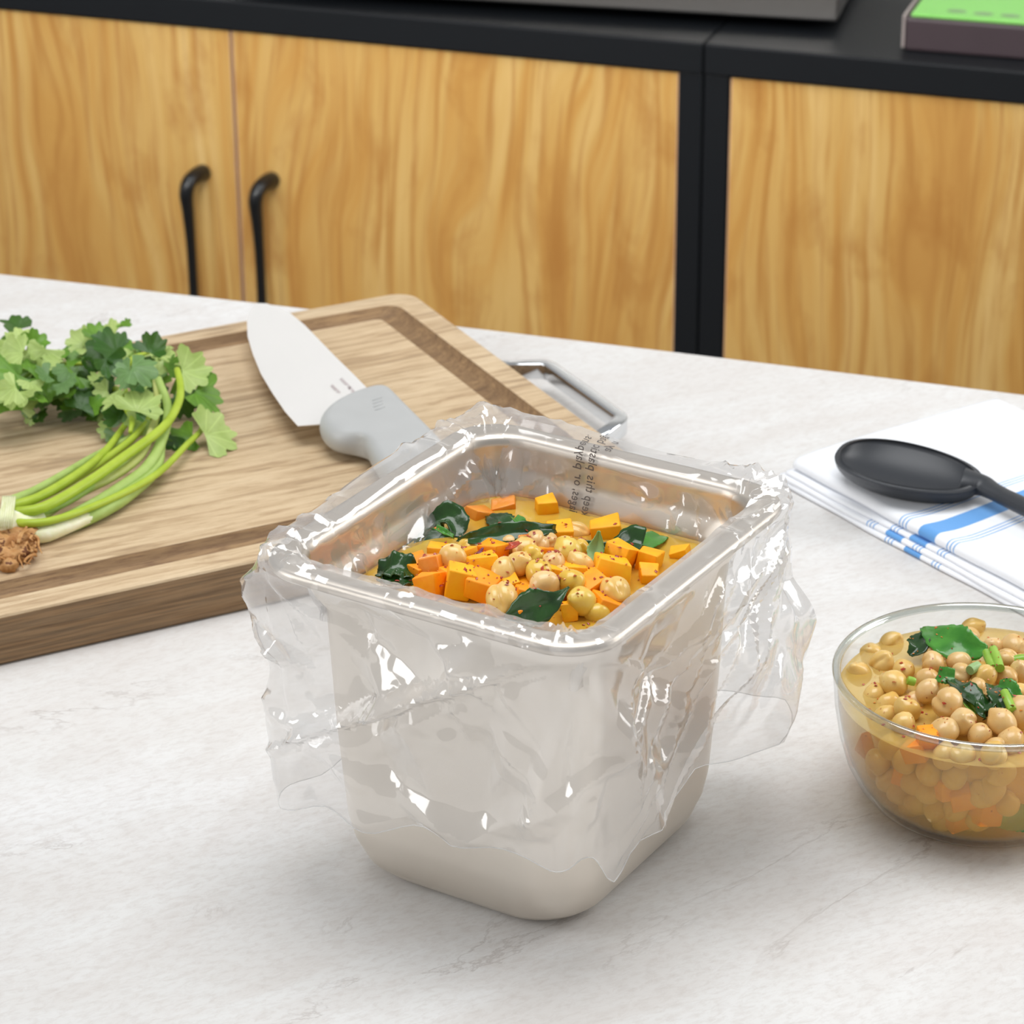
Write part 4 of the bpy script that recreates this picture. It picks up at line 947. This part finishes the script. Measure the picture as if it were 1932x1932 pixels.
# ------------------------------------------------------------------ napkin
NA = at(1465, 912, 0); na = np.array([240-145., 1321-1461, 0]); na /= np.linalg.norm(na)
NF = frame(NA, na)              # a: along the folded front edge, b: away
nk = empty('folded_napkin', NF(120, 70, 0), 'folded white cloth napkin with blue stripes lying under the black spoon', 'napkin')
def fold_layer(name, off, z0, z1, a0, a1, bfront, bback, stripe0, seed, thick, wav=1.0):
    """one fold: sheet from the back at height z0, round the front edge, back again at height z1"""
    R_ = (z1-z0)/2; prof = []
    for q in np.linspace(bback, bfront+R_, 22): prof.append((q, z0))
    for t_ in np.linspace(0, math.pi, 11)[1:-1]: prof.append((bfront+R_-R_*math.sin(t_)*1.15, z0+R_-R_*math.cos(t_)))
    for q in np.linspace(bfront+R_, bback, 34): prof.append((q, z1))
    vs, uv = [], []
    A = np.linspace(a0, a1, 64); npf = len(prof)
    for a in A:
        for (q, z) in prof:
            s = max(0, 1-abs(q-bfront)/200)
            edge_w = .5*math.sin(a/23.+seed)+.25*math.sin(a/9.+seed*2)
            top = (z-z0)/(z1-z0)
            zz = z+top*wav*(1.0*math.sin(a/34.+q/40.+seed)+.6*math.sin(q/19.-a/60.))*min(1, (q-bfront)/14.)
            aa = a + wav*1.5*math.sin(q/24.+.6)*top - (a-a0 < 3)*0
            vs.append(NF(aa, q+edge_w, max(.25, zz))); uv.append((a-stripe0, q))
    fs = [(i*npf+j, (i+1)*npf+j, (i+1)*npf+j+1, i*npf+j+1) for i in range(len(A)-1) for j in range(npf-1)]
    o = mesh(name, vs, fs, M['napkin'], nk, uv=uv); solid(o, thick); return o
fold_layer('bottom_fold', 0, .4, 3.0, 0, 262, 0, 150, 112, 1.0, .6, .2)
fold_layer('lower_fold', 0, 3.4, 5.8, 1, 262, .8, 149, 96, 2.2, .6, .2)
fold_layer('middle_fold', 0, 6.2, 8.4, 4, 262, 3.0, 147, 112, 3.1, .6, .2)
fold_layer('top_fold', 0, 8.9, 15.6, 6, 262, 6.0, 155, 116, .4, .7, .9)

# ------------------------------------------------------------------ spoon
tip, neck, far = at(1580, 846, 33), at(1852, 908, 26), at(1990, 985, 24)
sd = neck-tip; SL = np.linalg.norm(sd); sdn = sd/SL
sw = np.cross((0, 0, 1), sdn); sw /= np.linalg.norm(sw); su = np.cross(sdn, sw)
spn = empty('serving_spoon', (tip+neck)/2-np.array([0, 0, 13]), 'charcoal black nylon serving spoon resting on the white napkin', 'spoon')
HW = 29.5
def spoon_surface(depth, inset, lift):
    rows = []
    nu, nv = 30, 20
    for i in range(nu+1):
        th_ = math.pi*i/nu; x = (1-math.cos(th_))/2
        w = HW*math.sin(th_)**.82*(1.0+.10*math.cos(th_)) if 0 < i < nu else 0.0
        w = max(0, w-inset*(1 if 0 < i < nu else 0)); xx = inset+(SL-2*inset)*x
        row = []
        for j in range(nv+1):
            q = 2*j/nv-1; d = depth*(math.sin(th_)**.75 if 0 < i < nu else 0)*(1-abs(q)**2.3)
            row.append(tip+sdn*xx+sw*q*w+su*(lift-d))
        rows.append(row)
    return rows
def grid_faces(rows, b=0, flip=False):
    n = len(rows[0]); fs = []
    for i in range(len(rows)-1):
        for j in range(n-1):
            q = (b+i*n+j, b+i*n+j+1, b+(i+1)*n+j+1, b+(i+1)*n+j); fs.append(q[::-1] if flip else q)
    return fs
ri = spoon_surface(11.5, 2.6, 0); ro = spoon_surface(16.5, 0, -1.0)
vs = [p for row in ri for p in row]; fs = grid_faces(ri); b = len(vs); vs += [p for row in ro for p in row]; fs += grid_faces(ro, b, True)
nn = len(ri[0]); nr_ = len(ri)
for i in range(nr_-1):   # rim strip
    for j in (0, nn-1):
        a1_, a2_ = i*nn+j, (i+1)*nn+j; fs.append((a1_, a2_, b+a2_, b+a1_) if j else (a2_, a1_, b+a1_, b+a2_))
mesh('spoon_bowl', vs, fs, M['spoon'], spn)
dirh = far-neck; dirh /= np.linalg.norm(dirh)
hpth = smooth_path([neck-sdn*10+su*-2.5, neck-sdn*0+su*-2.5, neck+dirh*10-np.array([0, 0, 2]), neck+dirh*30-np.array([0, 0, 1]), neck+dirh*90+np.array([0, 0, 3]), neck+dirh*200+np.array([0, 0, 6])], 60)
v, f = tube(hpth, [10.5, 9.5, 8.2, 7.0, 6.3, 6.1, 6.4, 6.8, 7.5, 8, 8], 16, flat=.62); mesh('spoon_handle', v, f, M['spoon'], spn)

# ------------------------------------------------------------------ cilantro bunch
def Zc(x, y): return (x*.24845, 540+y*.24845)
cb = empty('cilantro_bunch', at(150, 900, TB+.3), 'fresh green cilantro bunch with stems and brown roots on chopping board', 'herb bunch')
stems = [
 ([(60, 1680), (300, 1600), (600, 1420), (800, 1250), (960, 1040)], (11, 12, 12, 11, 9), 2.7, 0),
 ([(60, 1730), (330, 1680), (650, 1500), (950, 1290), (1230, 1080), (1350, 900), (1370, 760), (1345, 630)], (12, 14, 15, 16, 18, 20, 24, 28), 2.9, 0),
 ([(300, 1760), (520, 1610), (850, 1450), (1060, 1290), (1160, 1080), (1195, 900), (1180, 720)], (7, 8, 9, 11, 14, 18, 24), 2.7, 1),
 ([(320, 1850), (600, 1720), (900, 1540), (1120, 1370), (1240, 1140), (1275, 920), (1200, 700)], (4, 5, 6, 8, 12, 18, 26), 3.4, 2),
 ([(20, 1780), (250, 1800), (500, 1750), (900, 1590), (1200, 1420), (1420, 1200), (1530, 1090), (1550, 980)], (10, 11, 10, 8, 7, 6, 6, 9), 2.2, 0),
 ([(330, 1870), (560, 1800), (800, 1690), (1000, 1560), (1180, 1390), (1220, 1200)], (3, 3, 4, 4, 5, 8), 4.4, 2),
 ([(60, 1640), (250, 1560), (450, 1450), (700, 1300), (1020, 1130)], (5, 5, 6, 6, 8), 2.6, 2),
 ([(120, 1660), (400, 1560), (700, 1380), (930, 1220), (1040, 1120), (1130, 1000), (1180, 850)], (7, 8, 9, 10, 12, 16, 20), 2.3, 0),
 ([(200, 1770), (500, 1640), (760, 1480), (1000, 1330)], (9, 9, 9, 8), 2.4, 2),
 ([(940, 980), (960, 860), (945, 740)], (8, 14, 18), 1.8, 0),
 ([(1060, 1010), (1150, 880), (1130, 800)], (10, 16, 22), 1.5, 2),
 ([(-60, 590), (120, 608), (260, 612), (420, 598), (640, 590), (900, 640)], (26, 26, 26, 26, 24, 20), 1.8, 0),
 ([(20, 820), (130, 740), (250, 640)], (20, 22, 25), 1.5, 2),
 ([(480, 820), (640, 780), (830, 745)], (14, 14, 16), 1.1, 2),
 ([(960, 610), (1020, 540), (1130, 505)], (30, 34, 34), 1.6, 0),
 ([(1200, 540), (1290, 580), (1390, 610)], (22, 24, 26), 1.5, 2),
 ([(880, 780), (930, 880), (1000, 1010), (990, 1110)], (16, 17, 17, 14), 1.9, 0),
 ([(1000, 1140), (870, 1230), (700, 1370), (560, 1480)], (4, 4, 4, 5), 1.8, 0)]
for pts, zs, rad, mi in stems:
    P = smooth_path([at(*Zc(x, y), TB+1+z) for (x, y), z in zip(pts, zs)], 30)
    v, f = tube(P, [rad*1.15, rad, rad*.95, rad*.8, rad*.62], 9, flat=.9); mesh('stem', v, f, M['stem'][mi], cb)
def herb_leaf(px, py, size, ang, tone, z, seed):
    r = rng(seed); c = at(*Zc(px, py), TB+z); R_ = size*.24845/4.25*.62
    nrm = np.array([r.uniform(-.55, .55), -.55+r.uniform(-.35, .5), .75]); nrm /= np.linalg.norm(nrm)
    # petiole axis: image direction ang projected on the leaf plane
    d = RIGHT*math.cos(math.radians(ang))+UP*math.sin(math.radians(ang)); d = d-nrm*(d@nrm); d /= np.linalg.norm(d); s_ = np.cross(d, nrm)
    NA_, NRg = 72, 6; vs = [c-d*R_*.75]; fs = []; uv_ = [(0, 0)]; ph = [r.uniform(0, 6) for _ in range(4)]
    fold = r.uniform(-.25, .4); wav = r.uniform(.08, .2)
    for i in range(NA_+1):
        a = math.radians(-102+204*i/NA_)
        lobes = max(math.exp(-((a-k)/.36)**2)*h for k, h in ((-1.4, .7), (-.62, .9), (.0, 1.0), (.62, .9), (1.4, .7)))
        tooth = .10*abs(math.sin(a*8.5+ph[0]))**.7+.02*math.sin(a*21+ph[1])
        rad = R_*1.75*(.55+.40*lobes+tooth)
        for k in range(1, NRg+1):
            q = k/NRg; rr2 = rad*q; x, y = rr2*math.sin(a), rr2*math.cos(a)-R_*.75
            h = R_*(fold*abs(x/R_)**1.4*.8 + wav*math.sin(3.2*a+ph[2])*q**2+ .12*math.sin(y/R_*2.5+ph[3]) - .04*abs(math.cos(a*2.85))*q)
            vs.append(c+s_*x+d*y+nrm*h); uv_.append((a, q))
    for i in range(NA_):
        a0_ = 1+i*NRg; b0_ = 1+(i+1)*NRg; fs.append((0, a0_, b0_))
        for k in range(NRg-1): fs.append((a0_+k, a0_+k+1, b0_+k+1, b0_+k))
    vs = [np.array([p[0], p[1], max(p[2], TB+.4)]) for p in vs]
    mesh('leaf', vs, fs, M['herb'][tone], cb, uv=uv_)
G_, L_T, D_, B_T = 0, 1, 2, 3
hl = [(80, 290, 210, 120, D_, 34), (190, 390, 190, 70, L_T, 36), (290, 420, 170, 50, G_, 38), (110, 500, 190, 170, L_T, 38), (260, 520, 160, -20, L_T, 34), (20, 420, 120, 150, G_, 26),
      (60, 700, 220, 230, G_, 32), (110, 860, 200, 260, L_T, 26), (20, 860, 160, 250, G_, 22), (240, 760, 140, 270, L_T, 30), (375, 780, 190, 270, G_, 24), (320, 880, 130, 280, B_T, 16),
      (205, 930, 120, 200, B_T, 10), (240, 1020, 95, 260, L_T, 3), (300, 990, 110, 300, D_, 6), (450, 490, 180, 95, G_, 34), (400, 560, 150, 150, L_T, 34), (465, 650, 170, 220, B_T, 32), (320, 665, 140, 200, B_T, 34),
      (600, 400, 190, 130, L_T, 30), (740, 350, 170, 70, G_, 34), (870, 330, 190, 60, L_T, 30), (950, 280, 90, 95, G_, 34), (810, 450, 260, 160, D_, 40), (730, 500, 210, 200, D_, 36), (640, 450, 160, 110, L_T, 26),
      (850, 610, 200, 300, D_, 34), (690, 610, 190, 250, D_, 28), (560, 720, 170, 240, G_, 26), (620, 830, 180, 270, D_, 16), (770, 800, 130, 190, L_T, 22), (740, 700, 140, 120, L_T, 26),
      (520, 980, 150, 250, B_T, 3), (605, 955, 110, 300, B_T, 4), (690, 950, 150, 200, G_, 4), (760, 980, 120, 330, L_T, 3), (540, 900, 120, 90, G_, 10), (980, 470, 160, 40, G_, 36), (1165, 440, 190, 70, D_, 40),
      (1235, 500, 110, 100, L_T, 36), (1090, 640, 230, 350, B_T, 42), (960, 710, 170, 250, B_T, 38), (930, 640, 140, 190, B_T, 36), (1010, 700, 130, 300, B_T, 34), (1480, 640, 260, 10, L_T, 26), (1400, 680, 210, -20, G_, 18),
      (1310, 590, 150, 30, G_, 26), (1430, 770, 170, -30, B_T, 16), (1560, 880, 290, -30, G_, 12), (1400, 900, 210, -60, D_, 8), (1660, 1120, 300, 25, L_T, 7), (1380, 1150, 220, 200, G_, 4), (1290, 1190, 150, 250, D_, 3),
      (1080, 880, 250, 75, L_T, 28), (1050, 1050, 170, 240, L_T, 16), (870, 960, 190, 210, B_T, 14), (800, 1090, 130, 190, L_T, 6), (850, 1150, 120, 250, B_T, 4), (930, 1180, 130, 270, B_T, 3), (860, 850, 160, 130, L_T, 24),
      (700, 900, 150, 300, D_, 8), (450, 860, 150, 210, D_, 10), (150, 640, 160, 60, D_, 22), (560, 560, 150, 30, G_, 32), (1000, 540, 150, 60, L_T, 34), (1060, 760, 150, 270, D_, 22), (900, 900, 150, 300, D_, 10),
      (330, 600, 170, 330, L_T, 28), (500, 760, 150, 300, B_T, 28), (1180, 820, 160, 280, D_, 12), (1200, 1000, 150, 300, D_, 5), (640, 700, 150, 200, D_, 20), (160, 760, 150, 200, D_, 14), (420, 700, 150, 250, G_, 24)]
r = rng(321)
for k in range(46):
    x = r.uniform(-60, 1250); lo_, hi_ = (560, 900) if x < 650 else (480, 950)
    hl.append((x, r.uniform(lo_, hi_), r.uniform(130, 210), r.uniform(0, 360), r.choice([G_, D_, D_, B_T, L_T, G_]), r.uniform(8, 26)))
for (x, y) in ((-30, 560), (20, 640), (-20, 760), (40, 520), (130, 620), (170, 560), (60, 800), (260, 620), (330, 540)):
    hl.append((x, y, r.uniform(170, 230), r.uniform(0, 360), r.choice([G_, L_T, L_T, B_T]), r.uniform(24, 34)))
for i, (x, y, s, a, t_, z) in enumerate(hl): herb_leaf(x, y, s, a, t_, z, 500+i)
# stem base, tie, roots
P = smooth_path([at(*Zc(-60, 1830), TB+7), at(*Zc(60, 1800), TB+9), at(*Zc(200, 1790), TB+8), at(*Zc(330, 1760), TB+8)], 16)
v, f = tube(P, [10, 10.5, 8, 4.5], 14, flat=.75); mesh('stem_base', v, f, M['rootbase'], cb)
P = smooth_path([at(*Zc(250, 1890), TB+5), at(*Zc(350, 1870), TB+5), at(*Zc(520, 1810), TB+5), at(*Zc(720, 1730), TB+4.5)], 16)
v, f = tube(P, [5.5, 6, 5, 4], 14, flat=.8); mesh('stem_base', v, f, M['rootbase'], cb)
for k in range(6):
    x = 12+k*17; P = smooth_path([at(*Zc(x+14, 1600), TB+14), at(*Zc(x+7, 1660), TB+18.5), at(*Zc(x-4, 1740), TB+20), at(*Zc(x-14, 1840), TB+14)], 12)
    v, f = tube(P, .75, 6); mesh('tie_string', v, f, M['tie'], cb)
r = rng(9); parts = []
for (x, y, z, a, b) in ((30, 1980, 5, 9, 6), (110, 1930, 6, 9, 6), (200, 1900, 5, 8, 5.5), (270, 1880, 4, 6, 5), (40, 2060, 4, 8, 5), (120, 2030, 4, 7, 4.5), (-40, 1950, 6, 9, 6), (60, 2120, 3, 5, 3.5), (180, 1990, 3, 6, 4)):
    c = at(*Zc(x, y), TB+z); q = ICO[0]; bump_ = 1+.16*np.sin(q[:, 0]*7+x)*np.cos(q[:, 1]*6+y)+.1*np.sin(q[:, 2]*11+x)
    parts.append((list(c+q*bump_[:, None]*np.array([a, a*.8, b])), ICO[1]))
v, f = merge(parts); v = [np.array([p[0], p[1], max(p[2], TB+.3)]) for p in v]; mesh('root', v, f, M['root'], cb)
for k in range(46):
    x0_, y0_ = r.uniform(-40, 280), r.uniform(1890, 2040); p = [(x0_, y0_, r.uniform(5, 9))]
    for q in range(4): p.append((p[-1][0]+r.uniform(-45, 40), p[-1][1]+r.uniform(0, 50), max(.8, p[-1][2]-r.uniform(-1, 3))))
    if p[-1][1] > 2240: continue
    v, f = tube(smooth_path([at(*Zc(x, y), TB+z) for x, y, z in p], 14), [.9, .6, .25], 5); mesh('root_strand', v, f, M['root'], cb)
P = smooth_path([at(*Zc(x, y), TB+z) for x, y, z in ((200, 1830, 12), (170, 1880, 13), (140, 1950, 11), (150, 1890, 13), (212, 1850, 12))], 20)
v, f = tube(P, .7, 6); mesh('root_strand', v, f, M['root'], cb)
